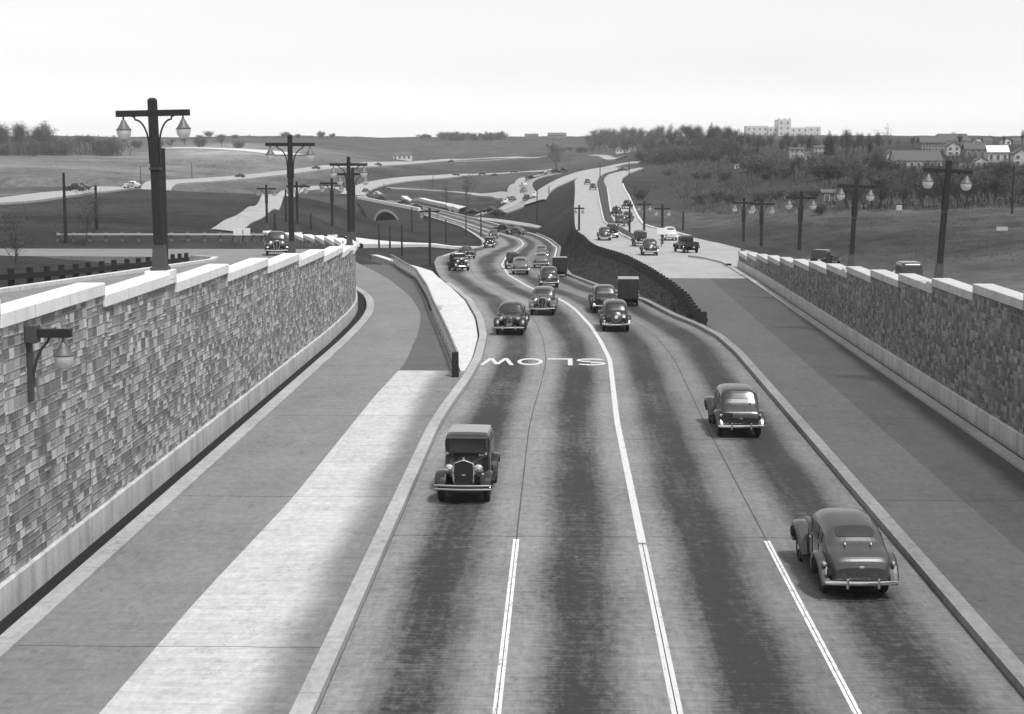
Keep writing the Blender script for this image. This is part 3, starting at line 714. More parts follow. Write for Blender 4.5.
drape('far_road', [(476, 218.8), (500, 221.8), (525, 225.6), (541, 228.3)], 2.4, MT['far_road'], lift=.25, wf=lambda t: 1 - .75*t*t)
drape('path', [(352, 244), (372, 244.8), (400, 245.6), (440, 247), (478, 249)], 3.2, MT['walk'], lift=.4)
drape('dirt_road', [(592, 155.5), (605, 157), (622, 158.5)], 6, MT['far_road'], lift=.4, ymin=500)
drape('dirt_road', [(170, 148.5), (210, 149), (250, 151), (290, 155.5)], 16, MT['walk'], lift=.5, ymin=500)
drape('path', [(430, 160.5), (470, 161.5), (520, 158.5), (548, 157)], 8, MT['far_dirt'], lift=.4, ymin=500)
# ================================================================== stone walls
def path_at(L, s):
    d = np.concatenate([[0], np.cumsum(np.hypot(np.diff(L[:, 0]), np.diff(L[:, 1])))])
    return np.interp(s, d, L[:, 0]), np.interp(s, d, L[:, 1])
def stone_wall(label, L, n_pan, plen, s0, ztop, zbase, out, mats, group):
    """panels of plen metres; out = +1 when the tall face looks east"""
    root = thing('stone_wall', label, 'wall', (float(L[0, 0]), float(L[0, 1]), 0))
    inv = Vector((-float(L[0, 0]), -float(L[0, 1]), 0))
    TH = 0.62; face = MB(); fuv = []; pl = MB()
    for p in range(n_pan):
        a, b = s0 + p*plen, s0 + (p + 1)*plen; zt = ztop(p); m = 6
        cop = MB(); st = []; crow = []; prow = []
        for k in range(m + 1):
            s = a + (b - a)*k/m; x, y = path_at(L, s); x2, y2 = path_at(L, s + .2); x1, y1 = path_at(L, s - .2)
            t = Vector((x2 - x1, y2 - y1, 0)).normalized(); nrm = Vector((t.y, -t.x, 0))*out
            c = Vector((x, y, 0)) + inv; zb = zbase(y) - 0.35
            st.append((c, nrm, zb, s))
            g = 0.004 if k in (0, m) else 0
            cc = c + t*(g if k == 0 else -g)
            pf, pb = cc + nrm*0.07, cc - nrm*(TH + .10)
            crow.append([pf + Vector((0, 0, zt - .34)), pf + Vector((0, 0, zt - .02)), pf - nrm*.03 + Vector((0, 0, zt)), pb + nrm*.03 + Vector((0, 0, zt)), pb + Vector((0, 0, zt - .02)), pb + Vector((0, 0, zt - .34))])
            pz = zbase(y) + 0.62
            prow.append([c + nrm*.10 + Vector((0, 0, zb)), c + nrm*.10 + Vector((0, 0, pz - .03)), c + nrm*.07 + Vector((0, 0, pz)), c - nrm*.05 + Vector((0, 0, pz)), c - nrm*.05 + Vector((0, 0, zb))])
        cop.loft(crow).build('coping', mats[1], root, bevel=0.012)
        pl.loft(prow)
        o = len(face.v)
        for c, nrm, zb, s in st:
            nz = 5
            for j in range(nz + 1):
                z = zb + (zt - .34 - zb)*j/nz; q = c + Vector((0, 0, z)); face.v.append(tuple(q)); fuv.append((s, z))
            for j in range(nz + 1):
                z = zb + (zt - .34 - zb)*(1 - j/nz); q = c - nrm*TH + Vector((0, 0, z)); face.v.append(tuple(q)); fuv.append((s + 77.3, z))
        n = 12
        for k in range(m):
            for j in range(n):
                jj = (j + 1) % n; face.f.append((o + k*n + j, o + k*n + jj, o + (k+1)*n + jj, o + (k+1)*n + j))
        face.f.append(tuple(range(o, o + n))[::-1]); face.f.append(tuple(range(o + m*n, o + m*n + n)))
    face.uv = fuv; face.build('stone_face', mats[0], root); pl.build('plinth', mats[2], root)
    return root
_d = lambda L, y: float(np.interp(y, L[:, 1], np.concatenate([[0], np.cumsum(np.hypot(np.diff(L[:, 0]), np.diff(L[:, 1])))])))
PL_L = 8.2; S_L0 = _d(WALL_L, 43.3) - 4*PL_L
zt_l = lambda p: 6.65 - (p + 1 - 4)*PL_L*0.0405
NL = int((_d(WALL_L, 180.5) - S_L0)//PL_L)
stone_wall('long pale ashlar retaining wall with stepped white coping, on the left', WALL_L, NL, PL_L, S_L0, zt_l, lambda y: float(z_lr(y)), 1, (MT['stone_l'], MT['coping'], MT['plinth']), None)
WALL_R = A((15.8, 8), (15.8, 142)); PL_R = 6.72; NR_ = 18; S_R0 = _d(WALL_R, 142) - NR_*PL_R
zt_r = lambda p: 1.25 + (NR_ - 1 - p)*0.327
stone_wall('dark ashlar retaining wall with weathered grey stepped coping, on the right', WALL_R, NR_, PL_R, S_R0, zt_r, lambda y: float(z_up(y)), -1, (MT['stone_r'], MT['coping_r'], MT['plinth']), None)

# ================================================================== timber lamp posts
def lantern(parent, x, y, z, k=1.0):
    g = MB().lathe([(.03*k, -.62*k), (.11*k, -.61*k), (.185*k, -.54*k), (.225*k, -.42*k), (.225*k, -.33*k), (.20*k, -.30*k)], n=16).build('globe', MT['globe'], None, smooth=True)
    h = MB().lathe([(.235*k, -.335*k), (.245*k, -.31*k), (.20*k, -.27*k), (.12*k, -.14*k), (.07*k, -.04*k), (.035*k, 0), (.025*k, .09*k)], n=16).build('lamp_hood', MT['cap'], parent, smooth=True)
    h.location = (x, y, z); g.parent = h
    return h
def lamp_post(label, x, y, z, H, arm=2.3, rz=0.0, lean=0.0, w=0.27, name='lamp_post', group='timber lamp posts along the road', brackets=True, base=True, tilt=0.0, sides=(-1, 1)):
    r = thing(name, label, 'lamp post', (x, y, z), rz, group); r.rotation_euler = (tilt, lean, rz)
    MB().box((0, 0, H/2 + .1), (w, w, H - .2), taper=.86).box((0, 0, H + .03), (w*.86, w*.86, .06), taper=.5).build('post', MT['wood'], r, bevel=.012)
    if base:
        MB().box((0, 0, -.06), (.82, .92, .30)).build('base_pad', MT['coping'] if x < 0 else MT['coping_r'], r, bevel=.02)
        MB().box((0, 0, .14), (w*1.8, w*1.8, .12)).box((0, 0, .50), (w*1.48, w*1.48, .70), taper=.80).box((0, 0, .87), (w*1.25, w*1.25, .05)).build('post_shoe', MT['grey_iron'], r, bevel=.012)
    za = H - .42
    MB().box((0, 0, za), (arm, w*.62, w*.66)).build('crossarm', MT['wood'], r, bevel=.015)
    for s in sides:
        if brackets:
            pts = []
            for k in range(11):
                t = k/10; a = t*math.pi/2
                pts.append((s*(w*.5 + .02 + (arm*.5 - .62 - w*.5)*(1 - math.cos(a))), 0, za - 1.05 + .85*math.sin(a)))
            pts = [(s*(w*.5 + .02), 0, za - 1.6)] + pts + [(s*(arm*.5 - .58), 0, za - .12), (s*(arm*.5 - .50), 0, za - .08)]
            MB().tube(pts, .03, 8).build('bracket', MT['iron'], r, smooth=True)
        lantern(r, s*(arm*.5 - .22), 0, za - w*.33 - .09)
    if brackets:
        MB().box((0, 0, za - 1.75), (w*1.12, w*1.12, .07)).build('band', MT['iron'], r)
    return r
def wall_pt(L, y): return float(np.interp(y, L[:, 1], L[:, 0]))
def cop_z(L, y, s0, pl, zt, n): return zt(max(0, min(n - 1, int((_d(L, y) - s0)//pl))))
names_l = ['tall timber lamp post nearest the camera on the left wall, plain pole beside it', 'second timber lamp post along the left wall, near the lone oncoming car',
           'third timber lamp post on the left wall, where the coping starts to curve away', 'timber lamp post half hidden behind the third one on the left wall',
           'timber lamp post on the curved end of the left wall, fifth from the camera', 'timber lamp post on the curved left wall showing just right of the second post',
           'farthest timber lamp post on the left wall, at the end by the guard rail']
for (px, y, H, arm), nm in zip([(158.5, 51.0, 5.5, 2.35), (291, 76.5, 5.9, 2.35), (349, 97.4, 5.4, 2.3), (353, 117, 5.5, 2.3), (332, 146, 5.2, 2.2), (297, 163, 5.2, 2.2), (266.5, 179, 5.2, 2.2)], names_l):
    x = at_Y(px, 200, y)[0]
    z = cop_z(WALL_L, y, S_L0, PL_L, zt_l, NL)
    lamp_post(nm, x, y, z, H, arm, w=.30 if y < 60 else .245, lean=(-.02 if y < 60 else 0))
names_r = ['leaning timber lamp post nearest the camera on the right wall', 'second timber lamp post along the right wall, beside the two parked cars',
           'third timber lamp post along the right wall, with bright globes against the trees', 'fourth timber lamp post along the right wall, before its far end', 'timber lamp post at the far end of the right wall']
for y, nm, ln, hp_ in zip((68.6, 89.2, 108.6, 129, 141.5), names_r, (.055, .04, .02, 0, 0), (5.25, 5.1, 4.85, 4.7, 4.7)):
    lamp_post(nm, 16.12, y, cop_z(WALL_R, y, S_R0, PL_R, zt_r, NR_), hp_, 2.05, w=.24, lean=ln)
# a plain pole on the ground behind the first lamp post
g0 = at_Y(164.5, 262, 58); zg = float(z_ul(58))
p_ = MB().tube([(0, 0, -.5), (0, 0, 5.4)], [.15, .13], 10).build('utility_pole', MT['wood'], None, smooth=True)
p_.location = (g0[0], 58, zg); tag(p_, 'plain bare pole standing close behind the first lamp post on the left', 'pole')
# lamp on a bracket, on the face of the left wall
yb = 36.9; zb = at_Y(28, 360, yb)[2]
wl = thing('wall_lamp', 'single hooded lamp on a bracket fixed to the face of the left stone wall', 'wall lamp', (wall_pt(WALL_L, yb) + .01, yb, 5.88))
MB().box((.14, 0, .1), (.28, .34, .42)).build('wall_plate', MT['grey_iron'], wl, bevel=.02)
MB().box((.06, 0, -.75), (.12, .13, 1.5)).build('pilaster', MT['grey_iron'], wl, bevel=.015)
MB().box((.66, 0, .12), (.80, .19, .20)).build('crossarm', MT['wood'], wl, bevel=.015)
MB().tube([(.12, 0, -1.1), (.14, 0, -.8), (.22, 0, -.5), (.34, 0, -.25), (.48, 0, -.1), (.54, 0, .02)], .032, 8).build('bracket', MT['iron'], wl, smooth=True)
h_ = lantern(wl, .86, 0, -.08)
# lamp posts and poles farther along the roads
road_z = lambda f: (lambda px, py: on_fn(px, py, f))
def far_post(px, top, bot, f, label, arm=True, w=.3, cat=None):
    x, y, z = f(px, bot); H = (bot - top)*y/F*1.02
    if arm: return lamp_post(label, x, y, z, H, min(2.4, H*.4), w=w, brackets=False, base=False)
    p = MB().tube([(0, 0, -.4), (0, 0, H)], [.16, .11], 8).build('utility_pole', MT['wood'], None, smooth=True); p.location = (x, y, z)
    tag(p, label, 'pole', 'bare poles beside the roads'); return p
GD = lambda ymin=110: (lambda px, py: on_ground(px, py, ymin))
U_ = road_z(z_up)
for a in [(579, 206, 232, U_, 'lamp post on the left edge of the bright upper road, above the grass bank', True), (616, 206, 224, U_, 'thin pole in the grass median beside three far cars', False),
          (629.5, 203, 234, U_, 'tall pole in the median near its near end', False), (644, 202, 237, U_, 'lamp post with a crossarm at the near tip of the median', True),
          (662, 206, 246, U_, 'lamp post beside the white board on the upper road', True), (683, 212, 231, GD(150), 'short pole at the foot of the brushy slope right of the upper road', False),
          (600, 164, 178, U_, 'tiny distant pole on the median where the upper road bends', False), (629, 160, 176, U_, 'tiny distant pole right of the far bend', False),
          (430, 209, 267, GD(), 'tall dark pole on the grass island left of the main road', True), (446, 220, 246, GD(), 'pale short pole on the grass left of the main road bend', False),
          (481, 211, 238.5, GD(), 'dark pole at the left edge of the main road bend', False), (466, 216, 236, GD(), 'thin pole at the left kerb before the main road narrows', False),
          (537, 190, 222, GD(), 'slim pole on the slope under the bright slip road', False), (549, 186, 195, GD(), 'small pole beside the bright slip road', False),
          (286, 190, 222, GD(130), 'thin pole on the dark grass right of the second left lamp post', False), (311, 213, 230, GD(130), 'stub pole on the dark grass between left lamp posts', False),
          (275, 214, 232, GD(130), 'short stub pole beyond the curved left wall', False), (402, 225, 256, GD(), 'thin pole on the grass island beside the white path', False),
          (379, 225, 248, GD(), 'left pole of the pair below the arched bridge', False), (390, 226, 248, GD(), 'right pole of the pair below the arched bridge', False),
          (66, 174, 243, GD(100), 'lone tall thin pole at the left, beyond the timber fence', False), (97, 186, 230, GD(100), 'grey pole among bare saplings at the left', False),
          (141, 167, 186, GD(150), 'small pole beside the far left road', False), (192, 163, 178, GD(150), 'small pole near the far left road bend', False), (433, 176, 188, GD(150), 'pole by the fork of the middle roads', False),
          (412, 208, 232, GD(), 'thin pole on the dark grass right of the arch', False), (1012, 168, 214, GD(100), 'pale leaning pole in front of the right woods', False), (384, 183, 189, GD(150), 'tiny post at the fork by the white gravel', False)]:
    far_post(*a)

# ================================================================== fences and rails
def guard_fence(label, pts, H, gap, name='guard_fence', post=(.2, .2), rails=(.55,), mat='wood', railmat=None, rail=(.07, .2), capmat=None, group=None, capp=False):
    r = thing(name, label, 'fence', pts[0]); o = Vector(pts[0])
    P = [Vector(p) - o for p in pts]; D = [0]
    for i in range(1, len(P)): D.append(D[-1] + (P[i] - P[i-1]).length)
    at = lambda s: Vector([np.interp(s, D, [p[k] for p in P]) for k in range(3)])
    n = min(95, int(D[-1]/gap)); gp = D[-1]/n
    pm = MB().box((0, 0, H/2 - .15), (post[0], post[1], H + .3), taper=.95).build('post', MT[mat], r, bevel=.01)
    for i in range(n + 1):
        q = pm if i == 0 else pm.copy()
        if i: COL.objects.link(q); q.parent = r
        p = at(i*gp); t = at(i*gp + .3) - at(i*gp - .3); q.location = p; q.rotation_euler = ((rng.random()-.5)*.05, (rng.random()-.5)*.05, math.atan2(t.y, t.x))
    for h in rails:
        mb = MB(); rings = []
        for i in range(0, n*2 + 1):
            p = at(i*gp/2); t = (at(i*gp/2 + .3) - at(i*gp/2 - .3)); t.z = 0; t.normalize(); s = Vector((t.y, -t.x, 0))
            a, b = p + s*(post[1]/2 + rail[0] + .01), p + s*(post[1]/2 + .01)
            rings.append([a + Vector((0, 0, h - rail[1]/2)), a + Vector((0, 0, h + rail[1]/2)), b + Vector((0, 0, h + rail[1]/2)), b + Vector((0, 0, h - rail[1]/2))])
        mb.loft(rings).build('rail', MT[railmat or mat], r)
    return r
gp = [at_z(-60, 293, 4.4), at_z(10, 284, 4.3), at_z(48, 279, 4.2), at_z(96, 271, 4.05), at_z(140, 263.5, 3.95), at_z(170, 258, 3.8), at_z(186, 254.5, 3.7)]
gp = [(x, y, ground_z(x, y)) for x, y, z in gp]
guard_fence('low dark timber fence of stout posts with a plank rail on the lawn, left', gp, 1.0, 1.9, post=(.24, .24), rails=(.62,), rail=(.08, .26))
gp = [on_ground(px, 241.5, 124) for px in (58, 100, 150, 200, 232, 262)]
guard_fence('long low pale topped guard rail behind the street at the left', gp, 0.8, 1.3, name='guard_rail', post=(.26, .25), rails=(.62,), mat='wood_pale', railmat='stucco', rail=(.12, .14))
Yf = np.arange(93, 214, 1.0); fx = np.interp(Yf, ramp_l[:, 1], ramp_l[:, 0]) - .25
guard_fence('dark row of timber guard posts along the ramp above the grass bank', [(float(x), float(y), float(z_up(y))) for x, y in zip(fx, Yf)], .85, 1.9, post=(.34, .34), rails=(.35,), rail=(.08, .2))
# railing beside the sunken left ramp, then a low parapet with a pale top
Yr = np.arange(Y_R0 - 1.0, 160, 1.0); rx_ = np.interp(Yr, rail_l[:, 1], rail_l[:, 0]) - .12
rr = thing('railing', 'grey metal railing with open bars between the left ramp and the sidewalk', 'railing', (float(rx_[0]), float(Yr[0]), 0)); ro = Vector((float(rx_[0]), float(Yr[0]), 0))
RP = [Vector((float(x), float(y), float(z_lr(y)) + .1)) - ro for x, y in zip(rx_, Yr)]
for h, t in ((.92, .055), (.2, .035)): MB().tube([p + Vector((0, 0, h)) for p in RP], t, 6).build('rail', MT['railing'], rr)
MB().box((0, 0, .55), (.32, .32, 1.2), taper=.9).build('end_post', MT['wood'], rr, bevel=.02)
bars = MB()
for i in range(len(RP) - 1):
    for k in range(2):
        p = RP[i].lerp(RP[i+1], k/2); bars.box((p.x, p.y, p.z + .55), (.04, .04, .74))
    for k in ():
        p = RP[i].lerp(RP[i+1], k/4); bars.box((p.x, p.y, p.z + .55), (.03, .03, .74))
bars.build('bars', MT['railing'], rr)
for i in range(2, len(RP), 3): o_ = MB().box((0, 0, .48), (.1, .1, .98)).build('post', MT['railing'], rr); o_.location = RP[i]
Yr = np.arange(102.5, 172, 1.2); rx_ = smooth1(np.interp(Yr, rail_l[:, 1], rail_l[:, 0]), 3)
pw = thing('parapet', 'low curved parapet with a broad pale top beside the sunken ramp', 'parapet', (float(rx_[0]), 102.5, 0)); po = Vector((float(rx_[0]), 102.5, 0))
r1, r2 = [], []
for i, y in enumerate(Yr):
    a = Vector((float(rx_[min(i+1, len(Yr)-1)] - rx_[max(i-1, 0)]), float(Yr[min(i+1, len(Yr)-1)] - Yr[max(i-1, 0)]), 0)).normalized(); s = Vector((a.y, -a.x, 0)); c = Vector((float(rx_[i]), float(y), float(z_lr(y)))) - po
    q = lambda u, h: c + s*u + Vector((0, 0, h))
    r1.append([q(0, -.3), q(0, .28), q(.5, .28), q(.5, -.3)]); r2.append([q(-.08, .28), q(-.08, .40), q(.6, .40), q(.6, .28)])
MB().loft(r1).build('wall', MT['plinth'], pw); MB().loft(r2).build('coping', MT['walk'], pw)
# signs
def sign(label, px, py, f, w, h, zc, name='road_sign', n=2, mat='white'):
    x, y, z = f(px, py); r = thing(name, label, 'sign', (x, y, z))
    for s in (-1, 1)[:n]: MB().box((s*w*.3*(n > 1), .06, zc/2), (.09, .09, zc)).build('post', MT['wood_pale'], r)
    MB().box((0, 0, zc), (w, .05, h)).build('board', MT[mat], r, bevel=.01); return r
sign('white board on a post at the tip of the upper road median', 661.5, 246.5, U_, 1.05, .75, 1.75, n=1)
sg = on_ground(238, 243, 124); sign('pair of small white boards on the guard rail at the left', 238, 245, lambda a, b: sg, .75, .62, .95)
sg = on_ground(247, 243, 124); sign('small white board just right of its twin on the left guard rail', 247, 245, lambda a, b: sg, .6, .62, .95, n=1)
sign('tiny pale notice in the field before the right woods', 899, 214, GD(120), .8, .75, .9, name='notice_board', mat='stucco')
sign('small white board half sunk in the right hand field', 1002, 233, GD(120), 1.2, .4, .45, name='notice_board', n=1, mat='stucco')

# ================================================================== road lettering: SLOW, read by oncoming drivers
def lettering():
    mb = MB(); T = .34
    def poly(p): n = len(p); o = len(mb.v); e = (o % 7)*.0004; mb.v += [(x, y, e) for x, y in p] + [(x, y, -.003) for x, y in p]; mb.f.append(tuple(range(o, o + n))); mb.f.append(tuple(range(o + n, o + 2*n))[::-1]); mb.f += [(o + i, o + n + i, o + n + (i+1) % n, o + (i+1) % n) for i in range(n)]
    def seg(a, b, t=T):
        a, b = Vector(a), Vector(b); d = (b - a).normalized(); s = Vector((-d.y, d.x))*t/2; poly([(a - s)[:], (b - s)[:], (b + s)[:], (a + s)[:]])
    H = 2.5; Wd = 1.25; x = 0.0
    def arc(cx, cy_, rx, ry, a0, a1, n=12, tx=.2, ty=.42):
        for i in range(n):
            t0, t1 = a0 + (a1 - a0)*i/n, a0 + (a1 - a0)*(i + 1)/n
            poly([(cx + (rx)*math.cos(t0), cy_ + ry*math.sin(t0)), (cx + rx*math.cos(t1), cy_ + ry*math.sin(t1)), (cx + (rx - tx)*math.cos(t1), cy_ + (ry - ty)*math.sin(t1)), (cx + (rx - tx)*math.cos(t0), cy_ + (ry - ty)*math.sin(t0))][::(1 if a1 < a0 else -1)])
    # S
    arc(x + .74, H*.74, .74, H*.26, rad(20), rad(270), 14); arc(x + .74, H*.26, .74, H*.26, rad(90), rad(-160), 14)
    x += 1.68   # L
    poly([(x, 0), (x + .24, 0), (x + .24, H), (x, H)]); poly([(x + .24, 0), (x + 1.28, 0), (x + 1.28, .42), (x + .24, .42)])
    x += 1.50   # O
    arc(x + .66, H/2, .66, H/2, 0, 2*math.pi, 28)
    x += 1.56   # W
    for a, b in (((0, H), (.38, 0)), ((.38, 0), (.76, H*.9)), ((.76, H*.9), (1.14, 0)), ((1.14, 0), (1.52, H))):
        p, q = (x + a[0], a[1]), (x + b[0], b[1]); w_ = .11; poly([(p[0] - w_, p[1]), (p[0] + w_, p[1]), (q[0] + w_, q[1]), (q[0] - w_, q[1])][::(1 if p[1] > q[1] else 1)])
    return mb
lt = lettering().build('road_lettering', MT['paint_new'], None)
xs = at_z(605.5, 362, 0); lt.rotation_euler = (0, 0, math.pi); lt.location = (xs[0], at_z(540, 358.4, 0)[1], .0065)
lt.scale = ((605.5 - 481)/125*(125*xs[1]/F)/6.3, 1, 1)
tag(lt, 'white painted word SLOW across the two left lanes, facing oncoming cars', 'road lettering')

# ================================================================== buildings and the arch bridge
def house(label, px, py, wp, hp, rp, mat, roof='tarpaper', f=None, rz=0.0, win=(3, 1), chim=True, name='house', gable='x', Y=None, group=None, deep=.7):
    x, y, z = (f or GD(200))(px, py) if Y is None else at_Y(px, py, Y)
    m_ = y/F; wd, hh, rf = wp*m_, hp*m_, rp*m_; dp = max(2.2, min(wd*deep, 11)); u = min(1.0, hh/3.2); sink = 2.5
    r = thing(name, label, 'house' if name == 'house' else name, (x, y + dp/2, z), rz, group)
    MB().box((0, 0, hh/2 - sink/2), (wd, dp, hh + sink)).build('wall', MT[mat], r)
    e = .35*u; a, b = wd/2 + e, dp/2 + e; k = .2*u
    m = MB(); z0 = hh - .05
    if gable == 'x': prof_ = [(-b, z0), (0, z0 + rf), (b, z0), (b, z0 + k), (0, z0 + rf + k), (-b, z0 + k)]; m.loft([[(-a, p, q) for p, q in prof_], [(a, p, q) for p, q in prof_]])
    else: prof_ = [(-a, z0), (0, z0 + rf), (a, z0), (a, z0 + k), (0, z0 + rf + k), (-a, z0 + k)]; m.loft([[(p, b, q) for p, q in prof_], [(p, -b, q) for p, q in prof_]])
    ro = m.build('roof', MT[roof], r)
    gm = MB()
    if gable == 'x': tri = [(-dp/2, hh), (dp/2, hh), (0, hh + rf*.96)]; gm.loft([[(-wd/2, p, q) for p, q in tri], [(wd/2, p, q) for p, q in tri]])
    else: tri = [(-wd/2, hh), (wd/2, hh), (0, hh + rf*.96)]; gm.loft([[(p, -dp/2, q) for p, q in tri], [(p, dp/2, q) for p, q in tri]])
    gm.build('gable', MT[mat], r)
    if chim: MB().box((wd*.22, .3, hh + rf*.7 + .6*u), (.7*u, .7*u, 1.8*u)).build('chimney', MT['brickw'], ro)
    nx, nz = win; ww = min(1.0, wd/nx*.42); wh = min(1.4, hh/nz*.5)
    for i in range(nx):
        for j in range(nz):
            cx = -wd/2 + wd*(i + .5)/nx; cz = hh*(j + .55)/nz
            fr = MB().box((cx, -dp/2 - .03, cz), (ww*1.2, .1, wh*1.15)).build('window', MT['white' if mat != 'clap' else 'wood_pale'], r)
            MB().box((cx, -dp/2 - .09, cz), (ww, .06, wh)).build('pane', MT['pane'], fr)
    return r
H_ = house; G5, G3, G2 = GD(500), GD(300), GD(230)
H_('white house with dark arched openings alone on the far left hillside', 402, 160, 18, 4.5, 3.5, 'clap', f=G5, win=(4, 1))
H_('dark flat topped farmhouse on the centre skyline, left of its neighbour', 531.5, 139, 13, 3.2, 2.0, 'brickw', Y=1450, win=(3, 1))
H_('dark taller farmhouse on the centre skyline beside the wood', 557, 140, 18, 4.5, 2.6, 'brickw', Y=1450, win=(4, 1))
H_('long low white house below the hilltop wood in the centre distance', 626, 152.5, 20, 2.8, 2.2, 'clap', f=G5, win=(6, 1))
H_('tiny white cottage left of and above the long low white house', 607.5, 146.5, 5, 1.8, 1.2, 'clap', f=G5, win=(2, 1), chim=False)
H_('tiny white shed alone at the left edge of the right woods', 737, 168.5, 4, 3, 1.3, 'clap', f=G3, win=(1, 1), chim=False)
H_('small bright house with two dark windows under the institution hill', 770.5, 171.5, 9.5, 6, 3, 'clap', f=G3, win=(2, 1))
H_('small white house with a gabled front in the trees under the institution', 793, 169, 6, 4.2, 2.6, 'clap', f=G3, win=(1, 1), gable='y')
H_('pale block house at the left of a trio below the big institution', 797, 158, 14, 8.5, 1.5, 'stucco', f=G3, win=(3, 2))
H_('pale middle house of a trio below the big institution', 810, 159.5, 9.5, 6, 1.4, 'stucco', f=G3, win=(2, 1))
H_('pale house standing highest at the right of a trio below the institution', 820, 154.5, 11, 7, 1.6, 'stucco', f=G3, win=(3, 2))
H_('low pale house partly hidden by bare trees on the right slope', 831.5, 169, 13, 4.5, 3, 'stucco', f=G3, win=(4, 1))
H_('narrow pale house end at the left of the long dark roofed house', 891, 166.6, 5.5, 13, 3, 'clap', f=G2, win=(1, 2), gable='y', chim=False)
H_('long house with a broad dark roof on the right hill', 918.5, 169, 46, 8, 10, 'stucco', f=G2, win=(7, 1))
H_('dark shingled house with pale gable windows on the right skyline', 933, 151, 24, 8, 6, 'brickw', f=G2, win=(4, 2))
H_('pale gabled house with a porch at the middle of the right hill', 953.5, 155.5, 13, 9, 5, 'stucco', f=G2, win=(2, 2), gable='y')
H_('big dark roofed house behind the pale gabled house', 954, 146, 28, 5, 7, 'brickw', f=G3, win=(5, 1))
H_('dark house with a plain long roof right of the pale gabled one', 975.5, 157.6, 20, 8, 6, 'brickw', f=G2, win=(3, 1))
H_('house with a bright tin roof and a tall chimney at the far right', 998, 162.5, 20, 10, 6.5, 'stucco', roof='tin', f=G2, win=(3, 1))
H_('low shed with a pale end left of the bright tin roofed house', 981.5, 168, 12, 7, 4, 'stucco', f=G2, win=(2, 1), chim=False, gable='y')
H_('gabled house cut by the right edge of the photograph', 1022, 165.5, 17, 11, 6, 'stucco', f=G2, win=(2, 2), gable='y')
H_('grey barn in the scrub behind the third right lamp post', 832, 204, 20, 11, 3, 'wood_pale', f=GD(180), win=(2, 1), chim=False, name='barn')
for i, (px, w_) in enumerate(((966, 9), (978, 8), (988, 9), (1006, 10), (1017, 8))):
    H_(['small house end on the skyline right of the big dark roof', 'small pale skyline house, second in the far row', 'skyline house in the middle of the far row on the right', 'skyline house above the tin roof in the far row', 'last skyline house of the far row by the right edge'][i],
       px, 144.5, w_, 3.5, 3.0, 'clap' if i % 2 else 'brickw', f=GD(320), win=(2, 1), gable='y' if i % 2 else 'x', chim=i % 2 == 0, group='row of houses on the right skyline')
for px, py, lb in ((963.5, 168.5, 'small white hut left of its twin below the long dark roof'), (972.5, 168.2, 'small white hut right of its twin below the long dark roof')):
    H_(lb, px, py, 5.5, 3.6, 1.4, 'clap', f=GD(200), win=(1, 1), chim=False, name='hut')
# the long institution with its central tower
Yi = 1350; xi, _, zi = at_Y(781.5, 142, Yi); M1 = 1/F*Yi
inst = thing('institution', 'long pale flat roofed institution with a square central tower on the hilltop', 'building', (xi, Yi, zi))
for x0, x1, top, nm, d in ((745.5, 767, 127, 'wing', 14), (767, 776, 128, 'wing', 18), (788.5, 806, 128.5, 'wing', 18), (806, 818.5, 127.8, 'wing', 14), (776, 788.5, 120.8, 'tower', 24)):
    wdt = (x1 - x0)*M1; hgt = (142 - top)*M1; cx = ((x0 + x1)/2 - 781.5)*M1
    m = MB().box((cx, 0, hgt/2 - 3), (wdt - .02, d, hgt + 6)).box((cx, 0, hgt + .3), (wdt*.99, d - .6, .6))
    if nm == 'tower':
        for sx in (-1, 0, 1): m.box((cx + sx*wdt*.4, -d*.45, hgt + 1.0), (1.6, 1.6, 1.0))
    wg = m.build(nm, MT['tower'], inst)
    nx = max(2, int(wdt/4.2)); nz = max(2, int(hgt/3.6))
    for i in range(nx):
        for j in range(nz):
            if nm == 'wing' and j == 0: continue
            o_ = MB().box((cx - wdt/2 + wdt*(i + .5)/nx, -d/2 - .02, hgt*(j + .5)/nz), (1.5, .12, 1.9)).build('window', MT['brickw'], wg)  # window colour lifted towards the wall, painting in the haze
# arched bridge carrying the main road at the far left
bx = at_Y(384, 214, 470); zb = ground_z(bx[0], 470)
c0 = Vector(on_fn(361, 200.5, z_main)); c1 = Vector(on_fn(424, 215, z_main)); dv = (c1 - c0); dv.z = 0; Lb = dv.length; dv.normalize(); nb = Vector((dv.y, -dv.x, 0))
if nb.y > 0: nb = -nb
ab = thing('arch_bridge', 'stone faced bridge with one round dark arch below the far main road', 'bridge', (0, 0, 0))
c0 = c0 + nb*1.2; zt = -6.2
sa = ARCH_S; AH = ARCH_H
ZC, ZF = at_Y(388, 212, c0.y + dv.y*ARCH_S)[2], at_Y(388, 228, c0.y + dv.y*ARCH_S)[2]; AR = ZC - ZF; AFOOT = ZF
def arch_face():
    mb = MB(); n = 140; rows = []
    for i in range(n + 1):
        s = -6 + (Lb + 6)*i/n; uu = (s - sa)/AH
        rows.append((s, AFOOT + AR*math.sqrt(1 - uu*uu) if abs(uu) < 1 else None))
    for (s0, a0), (s1, a1) in zip(rows[:-1], rows[1:]):
        b0 = a0 if a0 is not None else AFOOT - 3; b1 = a1 if a1 is not None else AFOOT - 3
        if a0 is None and a1 is not None: b0 = AFOOT
        if a1 is None and a0 is not None: b1 = AFOOT
        P0, P1 = c0 + dv*s0, c0 + dv*s1
        mb.loft([[Vector((P.x, P.y, zz)) + nb*q for q, zz in ((0, b), (0, zt), (-1.2, zt), (-1.2, b))] for P, b in ((P0, b0), (P1, b1))])
    return mb
arch_face().build('spandrel_wall', MT['arch'], ab)
